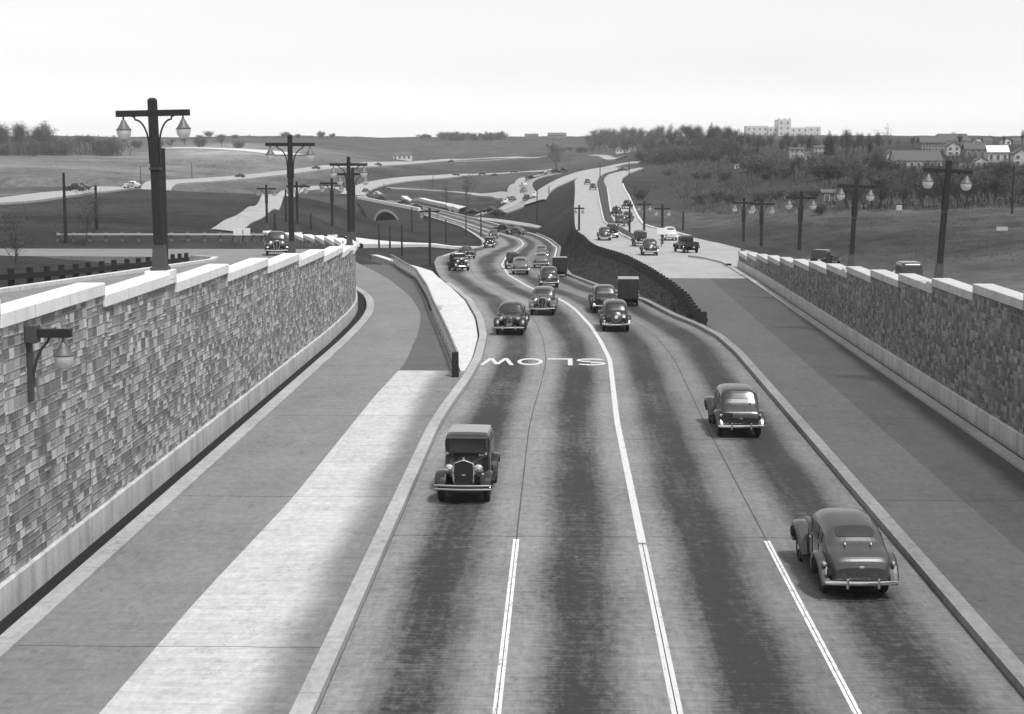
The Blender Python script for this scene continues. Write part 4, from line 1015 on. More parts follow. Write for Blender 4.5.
pr = [[c0 + dv*s + nb*q + Vector((0, 0, zz - c0.z)) for q, zz in ((.25, zt), (.25, zt + .9), (-.35, zt + .9), (-.35, zt))] for s in np.linspace(0, Lb, 20)]
MB().loft(pr).build('parapet', MT['coping'], ab)
ring = []
for k in range(21):
    a = math.pi*k/20; u = -math.cos(a)*AH; z_ = AFOOT + AR*math.sin(a); u2 = -math.cos(a)*(AH*1.13); z2 = AFOOT + (AR + .8)*math.sin(a)
    ring.append([c0 + dv*(sa + uu) + nb*q + Vector((0, 0, zz - c0.z)) for uu, zz, q in ((u, z_, .12), (u2, z2, .12), (u2, z2, -.02), (u, z_, -.02))])
MB().loft(ring).build('arch_ring', MT['plinth'], ab)
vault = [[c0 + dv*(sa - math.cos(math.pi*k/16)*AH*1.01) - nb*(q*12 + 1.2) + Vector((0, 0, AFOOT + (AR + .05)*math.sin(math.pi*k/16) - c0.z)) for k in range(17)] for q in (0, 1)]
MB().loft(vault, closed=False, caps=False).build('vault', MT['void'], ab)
# ================================================================== cars of the nineteen-thirties
def catmull(T, sub):
    T = [np.array(t, float) for t in T]; out = []
    for i in range(len(T) - 1):
        p0, p1, p2, p3 = T[max(i-1, 0)], T[i], T[i+1], T[min(i+2, len(T)-1)]
        for k in range(sub):
            t = k/sub; c = 0.5*((2*p1) + (-p0 + p2)*t + (2*p0 - 5*p1 + 4*p2 - p3)*t*t + (-p0 + 3*p1 - 3*p2 + p3)*t**3)
            lo, hi = np.minimum(p1, p2), np.maximum(p1, p2); out.append(np.clip(c, lo - .02*np.abs(hi - lo), hi + .02*np.abs(hi - lo)))
    out.append(T[-1]); return out
class Body:
    """stations (y, z bottom, z belt, z top, half width, squareness) from nose to tail"""
    def __init__(s, st, sub=4):
        s.st = catmull(st, sub); s.a = np.array(s.st); s.o = np.argsort(s.a[:, 0])
    def at(s, y): return [float(np.interp(y, s.a[s.o, 0], s.a[s.o, k])) for k in range(1, 6)]
    def top(s, x, y):
        zb, zm, zt, w, n = s.at(y); q = min(abs(x)/w, 1); return zm + (zt - zm)*(1 - q**n)**(1/n)
    def side(s, y, z):
        zb, zm, zt, w, n = s.at(y); q = min(max((z - zm)/(zt - zm), 0), 1); return w*(1 - q**n)**(1/n)
    def build(s, name, mat, parent):
        mb = MB(); rings = []; NA = 20
        for y, zb, zm, zt, w, n in s.st:
            r = [(w*.94, y, zb), (w*.99, y, zb + (zm - zb)*.35), (w, y, zb + (zm - zb)*.75)]
            for k in range(NA + 1):
                a = math.pi*k/NA; c, q = math.cos(a), math.sin(a)
                r.append((math.copysign(abs(c)**(2/n), c)*w, y, zm + (zt - zm)*max(q, 0)**(2/n)))
            r += [(-w, y, zb + (zm - zb)*.75), (-w*.99, y, zb + (zm - zb)*.35), (-w*.94, y, zb)]
            rings.append(r)
        return mb.loft(rings).build(name, mat, parent, smooth=rad(50))
    def patch(s, kind, c, d, n=4.0, sgn=1, off_=.012):
        """rounded window: kind side (y, z) or top (x, y) with centre c and half sizes d, curved with the body, 1 cm proud"""
        mb = MB(); rings = []; NA = 28
        def P(p, q):
            if kind == 'side': return (sgn*(s.side(p, q) + off_), p, q)
            x, y = p, q; e = .01
            gz = (s.top(x, y + e) - s.top(x, y - e))/(2*e); L = math.hypot(1, gz)
            return (x, y - gz/L*off_, s.top(x, y) + off_/L)
        for r in (1.0, .75, .5, .25):
            ring = []
            for k in range(NA):
                a = 2*math.pi*k/NA; u, v = math.cos(a), math.sin(a)
                ring.append(P(c[0] + d[0]*r*math.copysign(abs(u)**(2/n), u), c[1] + d[1]*r*math.copysign(abs(v)**(2/n), v)))
            rings.append(ring)
        o = [v for r in rings for v in r]; mb.v = o; N = NA
        for i in range(3):
            for k in range(N): mb.f.append((i*N + k, i*N + (k+1) % N, (i+1)*N + (k+1) % N, (i+1)*N + k))
        mb.f.append(tuple(3*N + k for k in range(N)))
        return mb
def wheel(parent, x, y, r=.36, w=.15, spokes=False):
    s = 1 if x > 0 else -1
    t = MB().lathe([(r*.70, -w/2), (r*.93, -w/2), (r, -w*.32), (r, w*.32), (r*.93, w/2), (r*.70, w/2)], n=22, axis='X').build('tyre', MT['rubber'], None, smooth=True)
    h = MB().lathe([(.02, s*(w*.30)), (r*.16, s*w*.42), (r*.22, s*w*.30), (r*.45, s*w*.16), (r*.66, s*w*.30), (r*.715, s*w*.45), (r*.715, -s*w*.4)], n=20, axis='X').build('wheel', MT['rim'], parent, smooth=True)
    h.location = (x, y, r); t.parent = h
    c = MB().lathe([(.09, s*w*.38), (.085, s*w*.52), (.03, s*w*.60)], n=12, axis='X').build('hub_cap', MT['chrome'], h, smooth=True)
    return h
def fender(parent, x, pts, mat, half, thick, n=12, name='fender'):
    """hollow-looking wing: an elliptical bar bent along pts [(y, z, k)] in the side plane, k scaling its width"""
    P = catmull(pts, 5); rings = []
    for i, p in enumerate(P):
        q0, q1 = P[max(i-1, 0)], P[min(i+1, len(P)-1)]; t = Vector((0, q1[0] - q0[0], q1[1] - q0[1])).normalized(); nrm = Vector((0, -t.z, t.y))
        if nrm.z < 0 and abs(nrm.z) > .3: nrm = -nrm
        k = p[2]; ring = []
        for j in range(n):
            a = 2*math.pi*j/n; cx, cn = math.cos(a), math.sin(a)
            ring.append(Vector((x + half*k*math.copysign(abs(cx)**.7, cx), p[0], p[1])) + nrm*(thick*k*(cn if cn > 0 else .35*cn)))
        rings.append(ring)
    return MB().loft(rings).build(name, mat, parent, smooth=rad(60))
def headlight(parent, x, y, z, r, L, body):
    h = MB().lathe([(.015, -L), (r*.55, -L*.75), (r*.9, -L*.3), (r, 0), (r*1.02, .02), (r*.9, .03)], n=16, axis='Y').build('headlight', body, parent, smooth=True); h.location = (x, y, z)
    MB().lathe([(r*.9, .025), (r*.7, .05), (.01, .06)], n=16, axis='Y').build('lens', MT['chrome'], h, smooth=True); return h
def bumper(parent, y, z, wd, curve, double=False, mat='chrome', guards=True, drop=0):
    for dz in ((-.055, .055) if double else (0,)):
        pts = []; hh = .03 if double else .05
        rings = []
        for k in range(15):
            u = -1 + 2*k/14; c = Vector((u*wd, y - curve*u*u, z + dz - drop*(1 - u*u))); e = hh*(1 - .5*max(abs(u) - .85, 0)/.15)
            rings.append([c + Vector((0, .022*math.cos(t), e*math.sin(t))) for t in [2*math.pi*q/12 for q in range(12)]])
        MB().loft(rings).build('bumper', MT[mat], parent, smooth=rad(80))
    if guards:
        for s in (-.42, .42): MB().box((s*wd, y + math.copysign(.015, curve), z), (.06, .07, .24)).build('bumper_guard', MT[mat], parent, bevel=.015)
def plate(parent, x, y, z, facing=-1): MB().box((x, y, z), (.33, .025, .15)).build('licence_plate', MT['wood'], parent, bevel=.005)
CARN = {}
def new_car(kind, paint, name='car'):
    r = bpy.data.objects.new(name, None); COL.objects.link(r); pm = MT[paint]
    if kind == 'round':           # 1937-38 trunk-back sedan
        B = Body([(2.06, .50, .62, .78, .12, 2.2), (2.00, .44, .72, .98, .22, 2.3), (1.90, .40, .78, 1.05, .30, 2.4), (1.5, .38, .84, 1.10, .40, 2.4), (1.0, .36, .92, 1.14, .54, 2.5), (.78, .34, .98, 1.17, .64, 2.7),
                  (.70, .33, 1.0, 1.20, .67, 2.9), (.48, .33, 1.02, 1.45, .69, 3.1), (.32, .33, 1.03, 1.60, .71, 3.3), (.0, .33, 1.03, 1.68, .73, 3.4), (-.45, .33, 1.03, 1.70, .73, 3.3), (-.9, .33, 1.02, 1.64, .72, 3.1),
                  (-1.25, .34, 1.0, 1.54, .72, 3.1), (-1.5, .35, .98, 1.38, .715, 3.2), (-1.66, .36, .96, 1.24, .71, 3.4), (-1.80, .37, .94, 1.17, .70, 3.8), (-2.02, .38, .88, 1.10, .68, 4.2), (-2.2, .40, .78, .98, .65, 4.2), (-2.30, .44, .66, .80, .58, 3.4)])
        body = B.build('body', pm, r)
        wm = B.patch('top', (-.27, .54), (.245, .12), 5).build('windshield', MT['glass'], r, smooth=True); B.patch('top', (.27, .54), (.245, .12), 5).build('windshield', MT['glass'], r, smooth=True)
        B.patch('top', (0, -1.40), (.45, .15), 4.5, off_=.014).build('rear_window', MT['glass'], r, smooth=True)
        for s in (-1, 1):
            B.patch('side', (.16, 1.24), (.27, .165), 5, s).build('side_window', MT['glass'], r, smooth=True)
            B.patch('side', (-.50, 1.25), (.32, .17), 5, s).build('side_window', MT['glass'], r, smooth=True)
            B.patch('side', (-1.06, 1.22), (.15, .12), 3, s).build('side_window', MT['glass'], r, smooth=True)
            for y0, y1 in ((.55, -.15), (-.19, -.88)):
                for yy in (y0, y1): MB().box((s*(B.side(yy, .8) + .002), yy, .74), (.012, .014, .62)).build('door_gap', MT['under'], r)
            o_ = MB().box((s*.755, -.05, .98), (.03, .16, .03)).build('door_handle', MT['chrome'], r, bevel=.008)
            fender(r, s*.70, [(2.08, .38, .55), (2.03, .60, .85), (1.80, .84, 1.0), (1.45, .90, 1.0), (1.05, .74, .95), (.72, .46, .8), (.6, .34, .6)], pm, .20, .13)
            fender(r, s*.78, [(-.78, .36, .55), (-.9, .60, .8), (-1.15, .83, .95), (-1.45, .88, 1.0), (-1.85, .74, .95), (-2.12, .46, .75), (-2.18, .36, .55)], pm, .16, .10)
            MB().box((s*.76, -.08, .33), (.22, 1.6, .06)).build('running_board', MT['rubber'], r, bevel=.02)
            headlight(r, s*.47, 1.86, .92, .125, .34, pm)
            tl = MB().lathe([(.01, -.1), (.05, -.09), (.06, 0), (.03, .14)], n=10, axis='Y').build('tail_lamp', MT['chrome'], r, smooth=True); tl.location = (s*.79, -1.98, .82)
            MB().box((s*.30, -1.75, 1.205), (.03, .20, .05), rx=rad(-30)).build('boot_hinge', MT['chrome'], r)
        bumper(r, 2.27, .46, .84, .16); bumper(r, -2.46, .47, .84, -.12)
        MB().box((0, -2.285, .80), (.12, .05, .05)).build('boot_handle', MT['chrome'], r, bevel=.01)
        g = MB()
        for k in range(7): z = .55 + k*.065; g.box((0, 1.955 + .11*(1 - (z - .5)/.55)**.7, z), (.34 - .02*k, .05, .028))
        g.build('grille', MT['chrome'], r)
        MB().tube([(0, 1.98, 1.03), (0, 1.5, 1.118), (0, 1.0, 1.155)], .014, 6).build('hood_trim', MT['chrome'], r, smooth=True)
        plate(r, -.62, -2.2, .68); wy, wr = (1.45, -1.45), .35; tx = .68
    elif kind == 'mid':           # 1933-35 sedan, spare wheel on the tail
        B = Body([(1.84, .48, .72, 1.05, .20, 2.6), (1.80, .44, .78, 1.12, .27, 3), (1.4, .40, .84, 1.15, .34, 2.8), (.9, .38, .92, 1.18, .47, 2.8), (.66, .36, .98, 1.20, .58, 3), (.58, .35, 1.0, 1.23, .63, 3.2),
                  (.44, .35, 1.02, 1.44, .655, 3.6), (.34, .35, 1.03, 1.60, .67, 4), (.1, .35, 1.03, 1.675, .69, 4.2), (-.4, .35, 1.03, 1.70, .69, 4.2), (-.9, .35, 1.03, 1.665, .685, 4.0), (-1.2, .35, 1.02, 1.58, .67, 3.6), (-1.38, .36, 1.0, 1.42, .65, 3.4),
                  (-1.55, .37, .97, 1.20, .63, 3.2), (-1.75, .38, .88, 1.02, .60, 3.2), (-1.92, .40, .72, .82, .56, 3.0)])
        B.build('body', pm, r)
        B.patch('top', (0, .455), (.50, .085), 6).build('windshield', MT['glass'], r, smooth=True)
        B.patch('top', (0, -1.36), (.38, .095), 4.5, off_=.014).build('rear_window', MT['glass'], r, smooth=True)
        for s in (-1, 1):
            B.patch('side', (.10, 1.27), (.24, .17), 7, s).build('side_window', MT['glass'], r, smooth=True); B.patch('side', (-.46, 1.28), (.27, .18), 7, s).build('side_window', MT['glass'], r, smooth=True)
            B.patch('side', (-.96, 1.27), (.17, .16), 5, s).build('side_window', MT['glass'], r, smooth=True)
            for yy in (.42, -.17, -.75): MB().box((s*(B.side(yy, .8) + .002), yy, .74), (.012, .014, .62)).build('door_gap', MT['under'], r)
            fender(r, s*.68, [(1.96, .42, .7), (1.86, .66, .95), (1.55, .85, 1.0), (1.2, .80, .95), (.85, .58, .85), (.62, .38, .7)], pm, .19, .075)
            fender(r, s*.70, [(-.72, .38, .7), (-.85, .62, .85), (-1.15, .84, 1.0), (-1.45, .86, 1.0), (-1.78, .68, .95), (-1.98, .44, .75)], pm, .17, .07)
            MB().box((s*.74, -.06, .36), (.22, 1.42, .05)).build('running_board', MT['rubber'], r, bevel=.02)
            headlight(r, s*.42, 1.72, .93, .13, .27, MT['chrome'])
            tl = MB().lathe([(.01, -.08), (.05, -.07), (.055, 0), (.03, .1)], n=10, axis='Y').build('tail_lamp', MT['chrome'], r, smooth=True); tl.location = (s*.70, -1.92, .80)
        bumper(r, 2.10, .47, .80, .14, drop=.03); bumper(r, -2.2, .46, .80, -.16, drop=.04)
        MB().loft([[(x, 1.845 + .03*q, z) for x, z in ((-.15, .5), (.15, .5), (.22, .85), (.2, 1.06), (0, 1.12), (-.2, 1.06), (-.22, .85))] for q in (0, 1)]).build('grille', MT['grille'], r)
        MB().tube([(-.15, 1.865, .5), (-.235, 1.865, .86), (-.2, 1.865, 1.07), (0, 1.865, 1.14), (.2, 1.865, 1.07), (.235, 1.865, .86), (.15, 1.865, .5)], .022, 6).build('grille_shell', MT['chrome'], r, smooth=True)
        MB().box((0, 1.885, .8), (.03, .02, .6)).build('grille_bar', MT['chrome'], r)
        sw = MB().lathe([(.02, -.10), (.24, -.085), (.34, -.05), (.36, 0), (.34, .06), (.2, .09)], n=22, axis='Y').build('spare_wheel', pm, r, smooth=True); sw.location = (0, -1.93, .80); sw.rotation_euler = (rad(-22), 0, 0)
        MB().lathe([(.01, -.135), (.10, -.125), (.12, -.09)], n=14, axis='Y').build('hub_cap', MT['chrome'], sw, smooth=True)
        plate(r, -.5, -2.03, .72); wy, wr = (1.36, -1.36), .36; tx = .67
    elif kind == 'coach':         # upright mid-thirties coach with a built-in trunk and wide rear window
        B = Body([(1.90, .48, .74, 1.05, .20, 2.5), (1.85, .44, .80, 1.12, .28, 2.8), (1.4, .40, .86, 1.16, .38, 2.7), (.9, .38, .94, 1.20, .52, 2.8), (.66, .36, 1.0, 1.22, .62, 3), (.58, .35, 1.02, 1.25, .66, 3.2),
                  (.44, .35, 1.04, 1.48, .68, 3.8), (.34, .35, 1.05, 1.62, .69, 4.2), (.1, .35, 1.05, 1.70, .70, 4.4), (-.4, .35, 1.05, 1.73, .70, 4.4), (-.9, .35, 1.05, 1.71, .695, 4.4), (-1.22, .35, 1.04, 1.66, .69, 4.2), (-1.34, .35, 1.03, 1.57, .685, 4.4),
                  (-1.47, .36, 1.0, 1.40, .68, 4.6), (-1.60, .37, .96, 1.23, .675, 4.8), (-1.78, .38, .88, 1.06, .67, 5), (-1.92, .39, .78, .92, .66, 5), (-1.99, .42, .66, .76, .62, 4.0)])
        B.build('body', pm, r)
        B.patch('top', (0, .455), (.52, .085), 6).build('windshield', MT['glass'], r, smooth=True)
        B.patch('top', (0, -1.40), (.50, .085), 7, off_=.015).build('rear_window', MT['glass'], r, smooth=True)
        for s in (-1, 1):
            B.patch('side', (.06, 1.30), (.28, .18), 7, s).build('side_window', MT['glass'], r, smooth=True); B.patch('side', (-.72, 1.30), (.36, .18), 7, s).build('side_window', MT['glass'], r, smooth=True)
            for yy in (.42, -.32): MB().box((s*(B.side(yy, .8) + .002), yy, .74), (.012, .014, .62)).build('door_gap', MT['under'], r)
            fender(r, s*.70, [(2.0, .40, .6), (1.92, .64, .9), (1.62, .88, 1.05), (1.25, .84, 1.0), (.88, .58, .9), (.62, .38, .7)], pm, .21, .10)
            fender(r, s*.72, [(-.72, .38, .7), (-.85, .62, .85), (-1.15, .84, 1.0), (-1.45, .86, 1.0), (-1.80, .68, .95), (-2.02, .42, .75)], pm, .17, .08)
            MB().box((s*.75, -.06, .36), (.22, 1.42, .05)).build('running_board', MT['rubber'], r, bevel=.02)
            headlight(r, s*.43, 1.78, .94, .13, .27, pm)
            tl = MB().lathe([(.01, -.08), (.05, -.07), (.055, 0), (.03, .1)], n=10, axis='Y').build('tail_lamp', MT['chrome'], r, smooth=True); tl.location = (s*.70, -1.9, .84)
            MB().box((s*.36, -1.625, 1.21), (.035, .04, .14), rx=rad(42)).build('boot_hinge', MT['chrome'], r)
        bumper(r, 2.14, .47, .82, .14); bumper(r, -2.2, .48, .82, -.07)
        MB().loft([[(x, 1.905 + .03*q, z) for x, z in ((-.14, .5), (.14, .5), (.21, .85), (.19, 1.04), (0, 1.1), (-.19, 1.04), (-.21, .85))] for q in (0, 1)]).build('grille', MT['grille'], r)
        MB().tube([(-.14, 1.925, .5), (-.22, 1.925, .86), (-.19, 1.925, 1.05), (0, 1.925, 1.12), (.19, 1.925, 1.05), (.22, 1.925, .86), (.14, 1.925, .5)], .02, 6).build('grille_shell', MT['chrome'], r, smooth=True)
        MB().box((0, -2.0, .72), (.1, .04, .05)).build('boot_handle', MT['chrome'], r, bevel=.01)
        plate(r, -.46, -2.0, .86); wy, wr = (1.4, -1.4), .36; tx = .68
    elif kind == 'boxy':          # upright sedan of about 1930
        B = Body([(1.60, .52, .80, 1.17, .29, 4.5), (1.57, .48, .84, 1.20, .31, 4.5), (1.1, .46, .90, 1.22, .36, 4), (.72, .44, .98, 1.24, .46, 3.8), (.60, .42, 1.02, 1.26, .58, 4.5), (.56, .42, 1.05, 1.30, .63, 5),
                  (.50, .42, 1.08, 1.72, .655, 7), (.40, .42, 1.10, 1.81, .67, 8), (.0, .42, 1.10, 1.84, .68, 8), (-.8, .42, 1.10, 1.84, .68, 8), (-1.2, .42, 1.10, 1.79, .67, 7), (-1.34, .42, 1.08, 1.66, .66, 6), (-1.42, .44, 1.04, 1.30, .65, 5), (-1.48, .46, .96, 1.08, .62, 5), (-1.52, .5, .8, .9, .58, 4)])
        B.build('body', pm, r)
        MB().loft([[(x*q, y, z) for x, z in ((-.60, 1.832), (-.45, 1.845), (0, 1.852), (.45, 1.845), (.60, 1.832), (.58, 1.80), (-.58, 1.80))] for y, q in ((.26, 1), (-1.05, 1))]).build('roof_cover', MT['fabric'], r)
        MB().loft([[(x, y, z + dz) for x in (-.62, .62) for dz in ((0, .025) if x < 0 else (.025, 0))] for y, z in ((.42, 1.76), (.66, 1.69))]).build('visor', pm, r)
        mb = MB(); 
        for s_, zz in ((0, 1.30), (1, 1.66)): pass
        MB().loft([[(x, y, z) for x, z in ((-.53, 1.33), (.53, 1.33), (.53, 1.67), (-.53, 1.67))] for y in (.50, .585)]).build('windshield', MT['glass'], r)
        MB().tube([(-.55, .59, 1.31), (-.55, .57, 1.69), (.55, .57, 1.69), (.55, .59, 1.31), (-.55, .59, 1.31)], .018, 6).build('windshield_frame', pm, r)
        B.patch('top', (0, -1.375), (.30, .025), 6, off_=.02).build('rear_window', MT['glass'], r, smooth=True)
        for s in (-1, 1):
            for yc, hw in ((.13, .24), (-.42, .25), (-.93, .18)): B.patch('side', (yc, 1.40), (hw, .19), 9, s).build('side_window', MT['glass'], r, smooth=True)
            for yy in (.44, -.14, -.70): MB().box((s*(B.side(yy, .8) + .002), yy, .80), (.012, .014, .66)).build('door_gap', MT['under'], r)
            fender(r, s*.66, [(1.93, .56, .9), (1.82, .74, 1.0), (1.52, .87, 1.0), (1.15, .80, 1.0), (.80, .56, 1.0), (.55, .41, 1.0)], pm, .17, .05)
            fender(r, s*.68, [(-.74, .41, .9), (-.86, .66, 1.0), (-1.12, .85, 1.0), (-1.38, .88, 1.0), (-1.66, .74, 1.0), (-1.80, .54, .9)], pm, .15, .05)
            MB().box((s*.70, -.1, .40), (.24, 1.35, .04)).build('running_board', MT['rubber'], r, bevel=.01)
            headlight(r, s*.43, 1.60, .98, .145, .22, MT['chrome'])
            cl = MB().lathe([(.01, -.07), (.04, -.05), (.05, 0), (.02, .05)], n=10, axis='Y').build('cowl_lamp', MT['chrome'], r, smooth=True); cl.location = (s*.57, .66, 1.26)
        MB().tube([(-.5, 1.56, .86), (0, 1.62, .80), (.5, 1.56, .86)], .025, 8).build('lamp_bar', MT['chrome'], r)
        tl = MB().lathe([(.01, -.06), (.05, -.05), (.05, .04)], n=10, axis='Y').build('tail_lamp', MT['chrome'], r, smooth=True); tl.location = (-.66, -1.72, .74)
        sh = [(-.27, .50), (.27, .50), (.30, .9), (.27, 1.14), (.10, 1.20), (0, 1.235), (-.10, 1.20), (-.27, 1.14), (-.30, .9)]
        MB().loft([[(x, 1.585 + .05*q, z) for x, z in sh] for q in (0, 1)]).build('grille', MT['grille'], r)
        MB().tube([(x*1.03, 1.635, .86 + (z - .86)*1.03) for x, z in sh] + [(sh[0][0]*1.03, 1.635, .86 + (sh[0][1] - .86)*1.03)], .026, 6).build('grille_shell', MT['chrome'], r, smooth=True)
        MB().lathe([(.05, 0), (.03, .04), (.04, .07), (.01, .09)], c=(0, 1.62, 1.235), n=10).build('radiator_cap', MT['chrome'], r, smooth=True)
        sw = MB().lathe([(.04, -.07), (.24, -.06), (.25, -.09), (.35, -.07), (.37, 0), (.34, .07), (.2, .06)], n=22, axis='Y').build('spare_wheel', MT['rubber'], r, smooth=True); sw.location = (0, -1.66, .82)
        MB().lathe([(.01, -.12), (.09, -.11), (.1, -.06)], n=12, axis='Y').build('hub_cap', MT['chrome'], sw, smooth=True)
        bumper(r, 2.10, .52, .84, .10, double=True, guards=False, mat='railing'); bumper(r, -1.98, .52, .78, -.08, double=True, guards=False)
        MB().box((0, 2.06, .62), (.33, .02, .14)).build('licence_plate', MT['wood'], r)
        wy, wr = (1.40, -1.28), .37; tx = .68
    elif kind == 'truck':         # tall closed delivery truck
        B = Body([(2.3, .55, .85, 1.25, .30, 4), (2.25, .5, .9, 1.28, .34, 4), (1.5, .48, 1.0, 1.32, .44, 3.8), (1.2, .46, 1.08, 1.36, .66, 4), (1.1, .46, 1.12, 1.42, .72, 5), (1.0, .46, 1.15, 1.95, .76, 8), (.7, .46, 1.2, 2.08, .80, 9), (.5, .5, 1.2, 2.10, .82, 9)], 3)
        B.build('cab', pm, r)
        MB().box((0, -.75, 1.36), (1.62, 2.5, 1.62)).build('cargo_body', pm, r, bevel=.07)
        MB().box((0, -.75, 2.19), (1.68, 2.6, .10)).build('roof', MT['fabric'], r, bevel=.04)
        for s in (-1, 1):
            MB().box((s*.385, -2.015, 1.32), (.71, .03, 1.40)).build('rear_door', pm, r, bevel=.01)
            MB().box((s*.385, -2.035, 1.68), (.32, .02, .28)).build('rear_window', MT['glass'], r)
            fender(r, s*.74, [(2.45, .6, .9), (2.3, .84, 1), (1.9, .96, 1), (1.5, .84, 1), (1.2, .5, 1)], pm, .17, .05)
            MB().box((s*.80, -1.2, .86), (.28, 1.0, .05)).build('fender', pm, r, bevel=.02)
            headlight(r, s*.48, 2.1, 1.0, .14, .22, MT['chrome'])
            B.patch('side', (.75, 1.62), (.22, .2), 7, s).build('side_window', MT['glass'], r, smooth=True)
        B.patch('top', (0, 1.05), (.5, .035), 6, off_=.02).build('windshield', MT['glass'], r)
        MB().loft([[(x, 2.28 + .06*q, z) for x, z in ((-.28, .55), (.28, .55), (.3, 1.2), (-.3, 1.2))] for q in (0, 1)]).build('grille', MT['grille'], r)
        bumper(r, 2.6, .55, .85, .06, guards=False, mat='grey_iron'); plate(r, -.5, -2.04, .72)
        wy, wr = (1.9, -1.2), .42; tx = .72
    elif kind == 'pickup':        # open-backed light truck
        B = Body([(2.0, .52, .80, 1.17, .29, 4.5), (1.95, .48, .84, 1.20, .31, 4.5), (1.45, .46, .90, 1.22, .36, 4), (1.05, .44, .98, 1.24, .50, 3.8), (.92, .42, 1.02, 1.28, .62, 4.5), (.84, .42, 1.08, 1.70, .66, 7), (.7, .42, 1.10, 1.80, .68, 8), (-.1, .42, 1.10, 1.80, .68, 8), (-.22, .45, 1.0, 1.6, .67, 7)])
        B.build('cab', pm, r)
        for s in (-1, 1):
            MB().box((s*.70, -1.15, .92), (.05, 1.75, .46)).build('bed_side', pm, r)
            B.patch('side', (.38, 1.42), (.28, .18), 8, s).build('side_window', MT['glass'], r, smooth=True)
            fender(r, s*.66, [(2.33, .56, .9), (2.2, .76, 1.0), (1.9, .87, 1.0), (1.5, .80, 1.0), (1.15, .56, 1.0)], pm, .17, .05)
            fender(r, s*.80, [(-.86, .5, 1), (-1.0, .75, 1), (-1.35, .88, 1), (-1.7, .75, 1), (-1.85, .5, 1)], pm, .13, .04)
            headlight(r, s*.43, 2.0, .98, .14, .22, MT['chrome'])
        MB().box((0, -1.15, .70), (1.40, 1.75, .06)).build('bed_floor', MT['wood'], r); MB().box((0, -2.03, .92), (1.45, .05, .46)).build('tailgate', pm, r)
        MB().box((0, -.235, 1.5), (.7, .02, .25)).build('rear_window', MT['glass'], r); B.patch('top', (0, .88), (.5, .03), 6, off_=.02).build('windshield', MT['glass'], r)
        MB().loft([[(x, 1.985 + .05*q, z) for x, z in ((-.27, .5), (.27, .5), (.29, 1.15), (-.29, 1.15))] for q in (0, 1)]).build('grille', MT['grille'], r)
        bumper(r, 2.45, .52, .78, .1, guards=False); wy, wr = (1.85, -1.35), .37; tx = .68
    MB().box((0, sum(wy)/2, .40), (tx*1.7, abs(wy[0] - wy[1]) + 1.0, .18)).build('chassis', MT['under'], r)
    for y in wy:
        MB().tube([(-tx + .1, y, wr), (tx - .1, y, wr)], .05, 8).build('axle', MT['under'], r)
        for s in (-1, 1): wheel(r, s*tx, y, wr, .16)
    return r
PROTO = {}; PAINTABLE = {'body', 'fender', 'cab', 'cargo_body', 'rear_door', 'bed_side', 'tailgate', 'visor', 'windshield_frame', 'spare_wheel'}
def car(kind, paint, x, y, z, heading, label, cat='car', group=None, pitch=0.0):
    nm = {'truck': 'delivery_truck', 'pickup': 'pickup_truck'}.get(kind, 'car')
    if kind not in PROTO: PROTO[kind] = (new_car(kind, paint, nm), paint); r = PROTO[kind][0]
    else:
        src, p0 = PROTO[kind]; r = copy_tree(src)
        if paint != p0:
            for c in r.children:
                b = c.name.split('.')[0]
                if b in PAINTABLE and not (b == 'spare_wheel' and kind == 'boxy'):
                    c.material_slots[0].link = 'OBJECT'; c.material_slots[0].material = MT[paint]
    r.location = (x, y, z); r.rotation_euler = (pitch, 0, rad(heading)); r['label'] = label; r['category'] = 'truck' if kind in ('truck', 'pickup') else 'car'
    if kind == 'truck': r.scale = (.84, .84, .84)
    if group: r['group'] = group
    return r
